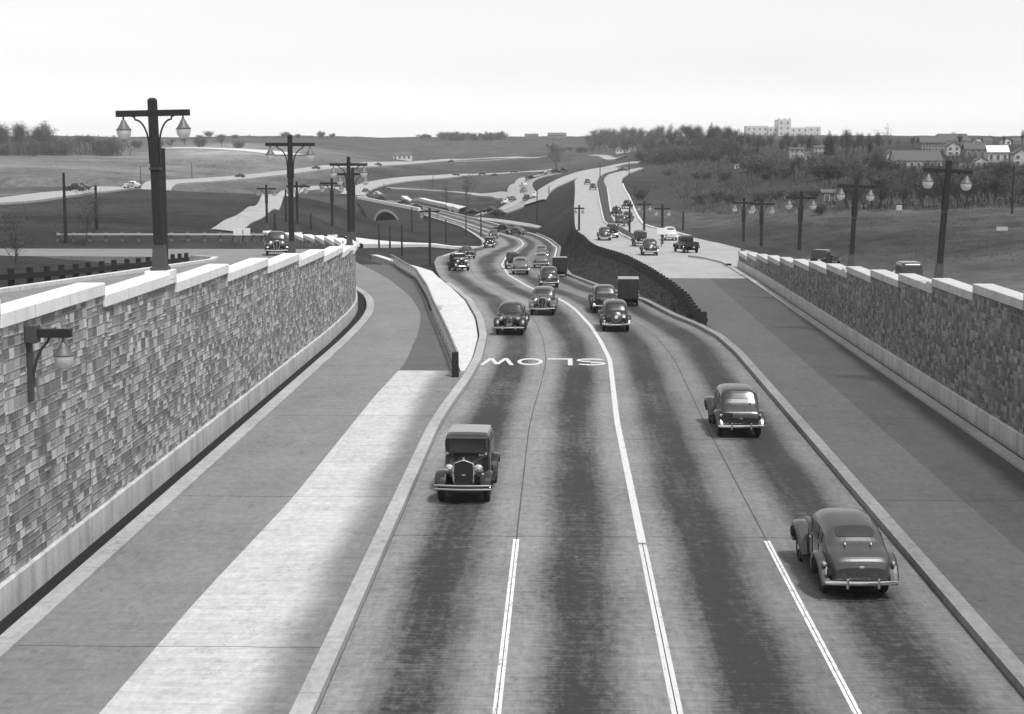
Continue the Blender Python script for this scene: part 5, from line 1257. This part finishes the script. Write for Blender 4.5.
# simple whole cars for the far distance, one mesh each with two materials
def far_car_mesh(kind):
    B = Body([(1.9, .4, .75, 1.05, .32, 2.6), (.8, .36, .95, 1.17, .55, 2.6), (.66, .35, 1.0, 1.25, .66, 3), (.36, .35, 1.03, 1.62, .7, 3.6), (-.4, .35, 1.03, 1.7, .72, 3.8), (-1.1, .35, 1.02, 1.6, .69, 3.4), (-1.5, .37, .97, 1.25, .64, 3), (-2.1, .42, .75, .9, .52, 2.6)], 3)
    mb = MB(); rings = []
    for y, zb, zm, zt, w_, n in B.st:
        rings.append([(w_, y, zb)] + [(math.copysign(abs(math.cos(a))**(2/n), math.cos(a))*w_, y, zm + (zt - zm)*max(math.sin(a), 0)**(2/n)) for a in [math.pi*k/12 for k in range(13)]] + [(-w_, y, zb)])
    mb.loft(rings); nb = len(mb.f)
    for s in (-1, 1):
        for yc in (1.4, -1.4): mb.add([(s*.72 + .17*a, yc + b, c) for a in (-1, 1) for b, c in ((-.55, .36), (-.42, .72), (0, .86), (.42, .72), (.55, .36))], [(0, 1, 2, 3, 4), (9, 8, 7, 6, 5)] + [(i, i + 5, i + 6, i + 1) for i in range(4)] + [(0, 4, 9, 5)])
    nf = len(mb.f)
    for s in (-1, 1):
        for yc in (1.4, -1.4): mb.lathe([(.34, -.08), (.36, 0), (.34, .08)], c=(s*.72, yc, .36), n=12, axis='X')
        for pc in ((.1, 1.28, .26, .17), (-.6, 1.28, .36, .17)): q = B.patch('side', pc[:2], pc[2:], 5, s); mb.add(q.v, q.f)
    for pc in ((0, .5, .5, .1), (0, -1.3, .38, .12)): q = B.patch('top', pc[:2], pc[2:], 5, off_=.015); mb.add(q.v, q.f)
    ng = len(mb.f)
    for yb in (2.05, -2.25): mb.box((0, yb, .47), (1.6, .05, .11))
    me = bpy.data.meshes.new('distant_car'); me.from_pydata(mb.v, [], mb.f)
    for m in ('black', 'glass', 'chrome'): me.materials.append(MT[m])
    for i, p in enumerate(me.polygons): p.material_index = 0 if i < nf else 1 if i < ng else 2; p.use_smooth = i < nb
    me.update(); return me
FARM = far_car_mesh('x')
def far_car(paint, x, y, z, heading, label, group=None):
    o = bpy.data.objects.new('distant_car', FARM); COL.objects.link(o); o.location = (x, y, z); o.rotation_euler = (0, 0, rad(heading))
    if paint != 'black': o.material_slots[0].link = 'OBJECT'; o.material_slots[0].material = MT[paint]
    tag(o, label, 'car', group); return o

M_ = lambda px, py: on_fn(px, py, z_main)
# px, py: middle of the nearer wheels on the road; heading: 0 away from the camera, 180 towards it, + turns left
CARS = [
 ('boxy', 'black', 464.5, 500.5, M_, 178, -1.40, 'black upright sedan with a pale roof driving towards the camera, nearest on the left'),
 ('round', 'grey', 853, 592, M_, 2, 1.45, 'large grey rounded sedan seen from behind, nearest car in the right lane'),
 ('coach', 'charcoal', 738.5, 436, M_, 1.0, 1.4, 'dark upright sedan with a wide rear window, alone ahead of the big grey sedan'),
 ('round', 'charcoal', 510, 334.5, M_, 178, -1.45, 'dark rounded sedan coming on in the left lane just beyond the painted word'),
 ('mid', 'midgrey', 542.5, 315, M_, 178, -1.36, 'sedan with a bright narrow grille coming on beside the centre line'),
 ('mid', 'black', 615.5, 331, M_, 1, 1.36, 'black sedan with a spare wheel on its tail, nearest of three on the bend'),
 ('coach', 'black', 604.5, 312.5, M_, 2, 1.4, 'black sedan overtaken on the bend, left of the tall box truck'),
 ('truck', 'charcoal', 628, 306, M_, -2, 1.2, 'tall dark closed box truck beside two sedans on the bend'),
 ('mid', 'charcoal', 549, 287.5, M_, 2, 1.36, 'dark sedan with a flat back following the group far down the main road'),
 ('truck', 'black', 559.5, 277, M_, 0, 1.2, 'black high bodied truck close behind the flat backed sedan'),
 ('round', 'midgrey', 520.5, 274.5, M_, 3, 1.45, 'light grey rounded car nearest the centre line on the far bend'),
 ('boxy', 'black', 513, 269, M_, 4, 1.28, 'black upright car just ahead of the light rounded one'),
 ('round', 'midgrey', 541, 268, M_, 2, 1.45, 'grey car in the outer lane of the far bend, ahead of the black truck'),
 ('coach', 'midgrey', 542, 258.5, M_, 0, 1.4, 'car with only its roof showing past the grey one on the far bend'),
 ('boxy', 'black', 461.5, 271, M_, 196, -1.4, 'black oncoming car at the mouth of the left exit, front of two'),
 ('round', 'charcoal', 469, 259, M_, 196, -1.45, 'dark oncoming car close behind the one at the left exit'),
 ('boxy', 'black', 490, 248, M_, 188, -1.4, 'black oncoming car in the left lane beyond the pair at the exit'),
 ('round', 'grey', 494, 238.5, M_, 185, -1.45, 'grey oncoming car, last before the road bends away left'),
 ('coach', 'charcoal', 508, 232, M_, 60, 1.4, 'dark car going away side on beyond the far bend'),
 ('round', 'midgrey', 521, 235, M_, 58, 1.4, 'light grey car going away side on, following the dark one beyond the far bend'),
 ('mid', 'charcoal', 605, 240.5, U_, 2, 1.36, 'dark sedan on the bright upper road, left of another black car'),
 ('boxy', 'black', 612.5, 238, U_, 2, 1.3, 'black car beside the dark sedan on the bright upper road'),
 ('boxy', 'black', 641, 246.5, U_, 3, 1.3, 'black car half hidden by the big sedan at the tip of the median'),
 ('mid', 'charcoal', 650, 255.5, U_, 1, 1.36, 'big dark sedan leading on the upper road just above the grass bank'),
 ('round', 'pale', 670.5, 240.5, U_, 4, 1.4, 'pale car beyond the white board on the upper road'),
 ('pickup', 'black', 690, 253, U_, 12, 1.3, 'black pickup truck on the service road at the gore'),
]
def road_heading(f, px, py): return 0
for kind, paint, px, py, f, hd, half, lab in CARS:
    x, y, z = f(px, py)
    h = rad(hd); d = abs(half)
    # the listed point is the nearer axle; the middle of the car lies half a wheelbase farther along
    fx, fy = -math.sin(h), math.cos(h)
    s = 1 if fy > 0 else -1
    cx, cy_ = x + s*fx*d, y + s*fy*d
    zf = z_up if f is U_ else z_main
    p = math.atan2(float(zf(cy_ + 1.4) - zf(cy_ - 1.4)), 2.8)*fy
    car(kind, paint, cx, cy_, float(zf(cy_)) + (.006 if f is U_ else .004), hd, lab, pitch=p)
for kind, paint, px, py, Y, hd, lab in (('mid', 'black', 277, 262, 114, 190, 'lone black car coming on above the left wall, seen over the coping'),
                                    ('boxy', 'charcoal', 907, 275, 104, 2, 'dark car seen over the right wall, nearer of the two'), ('pickup', 'charcoal', 822, 262, 131, 152, 'dark pickup on the service road behind the right wall, farther of the two')):
    x = at_Y(px, py, Y)[0]; zf = z_ul if px < 500 else z_ur
    car(kind, paint, x, Y, float(zf(Y)) + .004, hd, lab)
# the far ones
FC = [(U_, 587.5, 185, 0, 'grey', 'left of a pair of far cars on the bright upper road'), (U_, 593, 190, 0, 'black', 'right of a pair of far cars on the bright upper road'), (U_, 623, 171, 70, 'midgrey', 'lone far car at the bend of the upper road'),
      (U_, 616.5, 216.5, 170, 'charcoal', 'far car left of three in the right carriageway'), (U_, 627.5, 209, 170, 'black', 'farthest of the far cars bunched in the right carriageway'), (U_, 628, 222, 172, 'charcoal', 'far car beside the tall median pole'), (U_, 622, 226.5, 165, 'grey', 'nearest far car of the bunch in the right carriageway'),
      (U_, 646.5, 166.5, 60, 'black', 'last dark speck of a car where the upper road vanishes')]
for f, px, py, hd, pt, lab in FC:
    x, y, z = f(px, py); far_car(pt, x, y + 1.5, float(z_up(y)) + .01, hd, lab + ' (distant)' if False else lab, 'distant cars')
FG = [(75, 193, 80, 'charcoal', 'distant dark car among saplings on the far left road'), (81, 192, 80, 'grey', 'distant grey car just behind the one among the left saplings'), (132, 190, 75, 'pale', 'distant pale car left of the first lamp post'), (240, 178.5, 72, 'charcoal', 'distant dark car between the two tall left lamp posts'),
      (316, 170, 75, 'charcoal', 'distant dark car just right of the second lamp post arm'), (378, 166.5, 78, 'grey', 'distant grey car under the lone white hillside house'), (305, 189, 250, 'black', 'distant dark car leaving the curved left road'), (324, 188, 95, 'charcoal', 'distant car at the top of the curved left road'),
      (366, 193.5, 215, 'charcoal', 'distant dark car left of the white van at the loop'), (378, 196.5, 225, 'pale', 'distant pale van shaped car at the loop over the arch'), (381, 201.5, 60, 'black', 'distant black car nearest the camera on the arched bridge'), (404, 206, 62, 'charcoal', 'distant dark car on the road just right of the arched bridge'),
      (416, 210.5, 62, 'black', 'distant black car on the road well right of the arch'), (472, 216, 60, 'black', 'distant black car, left of three where the middle roads merge'), (490, 214.5, 50, 'charcoal', 'distant dark car, middle of three where the middle roads merge'), (497, 217, 60, 'charcoal', 'distant dark car, right of three where the middle roads merge'),
      (505.6, 206, 170, 'pale', 'distant pale car at the foot of the snaking middle road'), (512, 203.5, 165, 'grey', 'distant grey car on the inner lane of the snaking road'), (523.5, 188, 20, 'pale', 'distant pale car highest on the snaking middle road'), (523.5, 194, 10, 'midgrey', 'distant grey car halfway up the snaking middle road'),
      (527, 202, 350, 'charcoal', 'distant dark car low on the outer lane of the snaking road'), (535, 199.5, 350, 'pale', 'distant pale car on the outer edge of the snaking road'), (530, 180, 320, 'black', 'distant black car at the top curve of the snaking road'), (482, 175.5, 90, 'black', 'distant dark car on the cross road, left of a pair'),
      (494, 177, 90, 'black', 'distant dark car on the cross road, right of a pair'), (456, 176.5, 90, 'grey', 'distant grey car alone on the cross road'), (451, 162.8, 80, 'charcoal', 'distant dark car on the upper field road below the skyline copse'), (514, 173.5, 95, 'charcoal', 'long dark distant car on the cross road near the snaking road'),
      (543, 175, 75, 'black', 'distant car, first of a file where the cross road climbs'), (549, 174.5, 75, 'pale', 'distant pale car, second of a file where the cross road climbs'), (556, 173.5, 70, 'black', 'distant car, third of a file where the cross road climbs'), (563, 172.5, 65, 'charcoal', 'distant car, last of a file where the cross road climbs')]
for px, py, hd, pt, lab in FG:
    x, y, z = on_ground(px, py, 180)
    if py > 198 and 370 < px < 420: x, y, z = on_fn(px, py, z_main)
    far_car(pt, x, y, z + .38, hd, lab, 'distant cars')
# ================================================================== trees, scrub and brush
def tree_mesh(kind, seed):
    """trunk with limbs, and a crown of many small slivers for twigs; about 10 m tall"""
    r = random.Random(seed); tr = MB(); tips = []
    if kind == 'fir':
        tr.tube([(0, 0, -1), (0, 0, 4), (0, 0, 10)], [.22, .16, .03], 6)
        cr = MB()
        for i in range(1400):
            h = 1.2 + 8.6*(1 - math.sqrt(r.random())) ; h = min(h, 9.8); R = (10 - h)*.24*(.5 + .5*r.random()); a = r.random()*6.283
            p = Vector((R*math.cos(a), R*math.sin(a), h)); d = Vector((math.cos(a), math.sin(a), -.35 + .3*r.random())).normalized()*(.5 + .4*r.random()); s = Vector((-math.sin(a), math.cos(a), r.random() - .5))*(.10 + .08*r.random())
            cr.add([p - s, p + s, p + d], [(0, 1, 2)])
        return tr, cr
    H = 10; spread = {'broad': 1.0, 'tall': .62, 'shrub': 1.25, 'thin': .75}[kind]
    if kind == 'shrub': H = 3.6
    def grow(p, d, L, rad_, lev):
        n = 4; pts = [p]; dd = d.copy()
        for i in range(n):
            dd = (dd + Vector((r.gauss(0, .13), r.gauss(0, .13), r.gauss(.06, .08)))).normalized(); pts.append(pts[-1] + dd*(L/n))
        tr.tube(pts, [rad_*(1 - .5*i/n) for i in range(n + 1)], 5 if lev else 7, caps=False)
        if lev >= 2: tips.extend(pts[1:]); return
        k = (5 if lev == 0 else 4) + (kind == 'broad')
        for i in range(k):
            t = .35 + .65*(i + r.random()*.6)/k; q = pts[min(int(t*n), n - 1)].lerp(pts[min(int(t*n) + 1, n)], (t*n) % 1) if t < 1 else pts[-1]
            a = r.random()*6.283; e = spread*(.55 + .5*r.random())
            nd = (Vector((math.cos(a)*e, math.sin(a)*e, .75)) + dd*.3).normalized(); grow(q, nd, L*(.52 + .2*r.random()), rad_*.5, lev + 1)
    if kind == 'shrub':
        for i in range(6): a = i*1.05 + r.random(); grow(Vector((.2*math.cos(a), .2*math.sin(a), -.3)), Vector((math.cos(a)*.6, math.sin(a)*.6, 1)).normalized(), 1.6, .05, 1)
    else: grow(Vector((0, 0, -.8)), Vector((0, 0, 1)), H*.58, .22 if kind != 'thin' else .10, 0)
    cr = MB(); N = {'broad': 2200, 'tall': 1700, 'shrub': 1100, 'thin': 380}[kind]
    for i in range(N):
        t = r.choice(tips); sp = .55 if kind != 'shrub' else .3
        p = t + Vector((r.gauss(0, sp), r.gauss(0, sp), r.gauss(.1, sp*.9)))
        d = Vector((r.gauss(0, 1), r.gauss(0, 1), r.gauss(.7, .6))).normalized()*(.45 + .75*r.random())*(.6 if kind == 'shrub' else 1)
        s = d.cross(Vector((r.gauss(0, 1), r.gauss(0, 1), r.gauss(0, 1)))).normalized()*(.016 + .026*r.random())
        cr.add([p - s, p + s, p + d + s*.4, p + d - s*.4], [(0, 1, 2, 3)])
    return tr, cr
TP = {}
def tree_proto(kind, seed):
    t, c = tree_mesh(kind, seed); nm = {'fir': 'fir_tree', 'shrub': 'shrub'}.get(kind, 'bare_tree')
    r = thing(nm, 'tree', 'tree'); t.build('trunk' if kind != 'shrub' else 'stems', MT['bark'], r, smooth=True); c.build('crown', MT['twig_dark' if kind == 'fir' else 'twig'], r)
    return r
USED = set()
VAR = {k: [(k, s) for s in ss] for k, ss in dict(broad=(1, 2, 3, 4), tall=(5, 6, 7), shrub=(8, 9, 10), thin=(11, 12), fir=(13,)).items()}
def plant(kind, x, y, z, h, label, group=None, wx=1.0):
    key_ = rng.choice(VAR[kind])
    if key_ not in TP: TP[key_] = tree_proto(*key_)
    src = TP[key_]
    if key_ in USED: r = copy_tree(src)
    else: USED.add(key_); r = src
    s = h/(9.6 if kind != 'shrub' else 2.6); r.location = (x, y, z); r.scale = (s*wx, s*wx, s); r.rotation_euler = (0, 0, rng.random()*6.283)
    r['label'] = label; r['category'] = 'shrub' if kind == 'shrub' else 'tree'
    if group: r['group'] = group
    elif 'group' in r: del r['group']
    return r
def grove(n, x0, x1, yfun, hpx, kinds, label, group, ymin=200, wx=(.9, 1.4), jit=2.0):
    for i in range(n):
        px = x0 + (x1 - x0)*(i + rng.random())/n; py = yfun(px) + (rng.random() - .5)*2*jit
        x, y, z = on_ground(px, py, ymin)
        plant(rng.choice(kinds), x, y, z, (hpx[0] + (hpx[1] - hpx[0])*rng.random())*y/F, label, group, wx[0] + (wx[1] - wx[0])*rng.random())
I = lambda *p: (lambda q: float(np.interp(q, [a for a, b in p], [b for a, b in p])))
grove(34, 588, 735, I((588, 149), (640, 147), (735, 146)), (16, 21), ['broad', 'broad', 'tall'], 'bare tree in the hilltop wood on the centre skyline', 'trees of the hilltop wood', ymin=500)
grove(26, 592, 735, I((592, 152), (650, 153), (735, 152)), (13, 18), ['broad', 'broad', 'tall'], 'bare tree in the lower edge of the hilltop wood, centre', 'trees along the wood edge', ymin=450)
grove(20, 640, 760, I((640, 162), (690, 160), (760, 163)), (13, 20), ['broad', 'shrub', 'tall'], 'bare tree on the brushy slope right of the upper road', 'trees on the brushy slope', ymin=300)
grove(8, 655, 770, I((655, 176), (700, 180), (770, 180)), (8, 14), ['shrub', 'shrub', 'thin'], 'bushy bare tree low on the slope right of the upper road', 'bushes low on the slope', ymin=230)
grove(24, 740, 880, I((740, 152), (800, 152), (880, 152)), (12, 19), ['broad', 'tall'], 'bare tree in front of the hilltop institution', 'trees below the institution', ymin=350)
grove(26, 745, 890, I((745, 173), (820, 178), (890, 176)), (15, 24), ['broad', 'tall', 'shrub'], 'bare tree on the wooded slope between barn and houses', 'trees on the wooded slope', ymin=280)
grove(9, 690, 840, I((690, 203), (760, 201), (840, 199)), (9, 15), ['shrub'], 'scrubby bush above the flat field at the right', 'scrub above the field', ymin=190)
grove(34, 840, 1075, I((840, 208), (920, 207), (1075, 203)), (24, 36), ['broad', 'tall', 'broad', 'thin'], 'bare tree in the dense wood below the right houses', 'trees of the wood below the houses', ymin=170)
grove(28, 850, 1075, I((850, 190), (920, 190), (1075, 186)), (18, 28), ['broad', 'tall'], 'bare tree high in the wood below the right houses', 'trees high in the right wood', ymin=200)
grove(18, 850, 1070, I((850, 176), (1070, 174)), (9, 14), ['broad', 'shrub'], 'small bare tree close under the right houses', 'small trees under the houses', ymin=230)
grove(16, 838, 1070, I((838, 146), (900, 148), (1070, 143)), (7, 13), ['broad', 'tall', 'thin'], 'bare tree on the right skyline among house roofs', 'trees on the right skyline', ymin=320)
for px, py, h, k, lb in ((829, 158, 27, 'fir', 'dark pointed fir standing beside the institution'), (846, 158, 29, 'tall', 'tall feathery bare tree right of the dark fir'), (711, 150, 27, 'fir', 'pointed dark treetop rising above the hilltop wood'),
                         (880, 156, 30, 'thin', 'thin tall bare tree on the skyline left of the houses'), (868, 158, 18, 'broad', 'round bare tree left of the thin tall one'), (557, 169, 26, 'broad', 'big bare tree alone below the skyline farmhouses'),
                         (468, 211, 40, 'thin', 'tall leaning bare tree by the middle road merge'), (444, 212, 30, 'thin', 'low spreading bare tree beside the tall leaning one'), (85, 246, 62, 'thin', 'bare sapling cluster behind the timber fence, right one'),
                         (96, 232, 40, 'thin', 'slim bare sapling beside the grey left pole'), (13, 281, 78, 'thin', 'bare sapling at the left edge of the photograph, on the lawn'), (735, 165, 10, 'shrub', 'round bush by the tiny white shed'),
                         (640, 200, 14, 'shrub', 'bush beside the right carriageway kerb'), (820, 215, 14, 'shrub', 'bush at the foot of the grey barn'), (1012, 212, 40, 'thin', 'thin pale tree at the far right of the field')):
    x, y, z = on_ground(px, py, 100 if py > 225 else 150 if py > 180 else 300)
    if (px, py) == (13, 281): x, y, z = at_z(13, 281, 4.2); z = ground_z(x, y)
    plant(k, x, y, z, h*y/F, lb)
grove(16, -60, 50, I((-60, 155), (50, 153)), (27, 32), ['broad', 'tall'], 'bare tree in the dark wood at the left edge', 'trees of the left wood', ymin=500, jit=1.2)
grove(18, -40, 120, I((-40, 155), (120, 154)), (13, 18), ['broad', 'shrub'], 'low bare tree along the dark wood edge, far left', 'low trees by the left wood', ymin=500)
grove(12, 60, 240, I((60, 147), (240, 147)), (8, 13), ['broad', 'shrub'], 'small tree in the hedge line on the far left hill', 'hedge line trees on the left', ymin=500)
grove(12, 180, 340, I((180, 139.5), (340, 138.5)), (3, 8), ['shrub', 'shrub', 'thin', 'tall'], 'tiny tree on the bare skyline at the left', 'tiny skyline trees', ymin=700)
grove(26, 441, 503, I((441, 140), (503, 140)), (6, 9), ['broad', 'shrub'], 'tree in the square copse on the centre skyline', 'copse on the skyline', ymin=700, jit=1.0)
grove(5, 416, 432, I((416, 138.5), (432, 138.5)), (3, 5), ['broad', 'shrub'], 'small skyline bush left of the square copse', 'skyline bushes', ymin=700, jit=.5)
grove(7, 540, 600, I((540, 150), (600, 152)), (4, 8), ['shrub', 'broad'], 'small bush below the skyline farmhouses', 'bushes below the farmhouses', ymin=600)
# underbrush that reads as one mass on the right slopes
def brush(name, label, spots, size, mat, blades=7):
    mb = MB(); r = random.Random(5)
    for x, y, z in spots:
        s = size*(.6 + .9*r.random())*(.35 + y/700)
        for k in range(blades):
            a = r.random()*6.283; p = Vector((x + r.gauss(0, s*.5), y + r.gauss(0, s*.5), z - .1)); d = Vector((math.cos(a)*.6, math.sin(a)*.6, 1)).normalized()*s*(.6 + .8*r.random()); q = Vector((-math.sin(a), math.cos(a), 0))*s*(.025 + .04*r.random())
            mb.add([p - q, p + q, p + d + q*.5, p + d*1.05, p + d - q*.5], [(0, 1, 2, 3, 4)])
    o = mb.build(name, mat); o['kind'] = 'stuff'; o['label'] = label; o['category'] = 'undergrowth'; return o
sp1 = []
for i in range(5200):
    px, py = rng.uniform(640, 1070), rng.uniform(152, 214)
    lim = np.interp(px, [640, 665, 700, 760, 840, 1070], [172, 195, 216, 220, 212, 207])
    if py > lim or (px < 830 and py > 166 and rng.random() < .6): continue
    sp1.append(on_ground(px, py, 180))
brush('undergrowth', 'dry bare undergrowth covering the slopes at the right', sp1, 1.0, MT['brush'], 9)
sp2 = []
for i in range(2600):
    px, py = rng.uniform(690, 1070), rng.uniform(205, 262); 
    x, y, z = on_ground(px, py, 120)
    if x > 27 and y < 300: sp2.append((x, y, z))
brush('weeds', 'clumps of dry weeds on the flat field at the right', sp2, .40, MT['brush'], 6)
sp4 = []
for i in range(5200):
    px, py = (rng.uniform(-30, 360), rng.uniform(160, 234)) if i % 3 else (rng.uniform(350, 560), rng.uniform(140, 262))
    x, y, z = on_ground(px, py, 128)
    R_ = min((x - p[0])**2 + (y - p[1])**2 for p in ROADPTS['M'][::25] if abs(p[1] - y) < 25) if y < 600 and px > 340 else 999
    if R_ > 30: sp4.append((x, y, z))
brush('dry_grass', 'rough dry grass and weeds on the open fields at the left', sp4, .34, MT['brush'], 5)
sp5 = []
for i in range(1500):
    px = rng.uniform(-70, 118) if i % 2 else rng.uniform(-70, 48); py = rng.uniform(147, 155.5)
    sp5.append(on_ground(px, py, 450))
brush('thicket', 'dark continuous thicket under the trees of the left wood', sp5, 2.6, MT['twig'], 12)
sp3 = []
Yq = np.linspace(90, 240, 900)
for y in Yq:
    a, b = np.interp(y, main_r[:, 1], main_r[:, 0]) + .7, np.interp(y, ramp_l[:, 1], ramp_l[:, 0]) - .5
    for k in range(5):
        t = rng.random(); 
        if b > a: sp3.append((a + (b - a)*t, y, float((t**.8)*(z_up(y) - z_main(y)) + z_main(y)) + .2 + .03*(b - a)*math.sin(math.pi*t)))
brush('grass_tufts', 'dark rough grass on the bank between the two roads', sp3, .30, MT['bank'], 4)

# ================================================================== the air: thin smoky haze over the whole place
scene.cycles.volume_bounces = 2
hb = MB(); x0, x1, y0, y1, z0, z1 = -4200, 4200, -60, 3950, float(GZ.min()) - 1.5, 60.0
hb.box(((x0 + x1)/2, (y0 + y1)/2, (z0 + z1)/2), (x1 - x0, y1 - y0, z1 - z0))
hm = bpy.data.materials.new('smoky_haze'); hm.use_nodes = True; t_ = hm.node_tree; t_.nodes.clear()
pv = t_.nodes.new('ShaderNodeVolumePrincipled'); ou = t_.nodes.new('ShaderNodeOutputMaterial'); t_.links.new(pv.outputs[0], ou.inputs['Volume'])
pv.inputs['Color'].default_value = (1, 1, 1, 1); pv.inputs['Density'].default_value = 0.00013; pv.inputs['Anisotropy'].default_value = 0.0
ho = hb.build('haze', hm); ho['kind'] = 'stuff'; ho['label'] = 'thin pale haze over the whole valley'
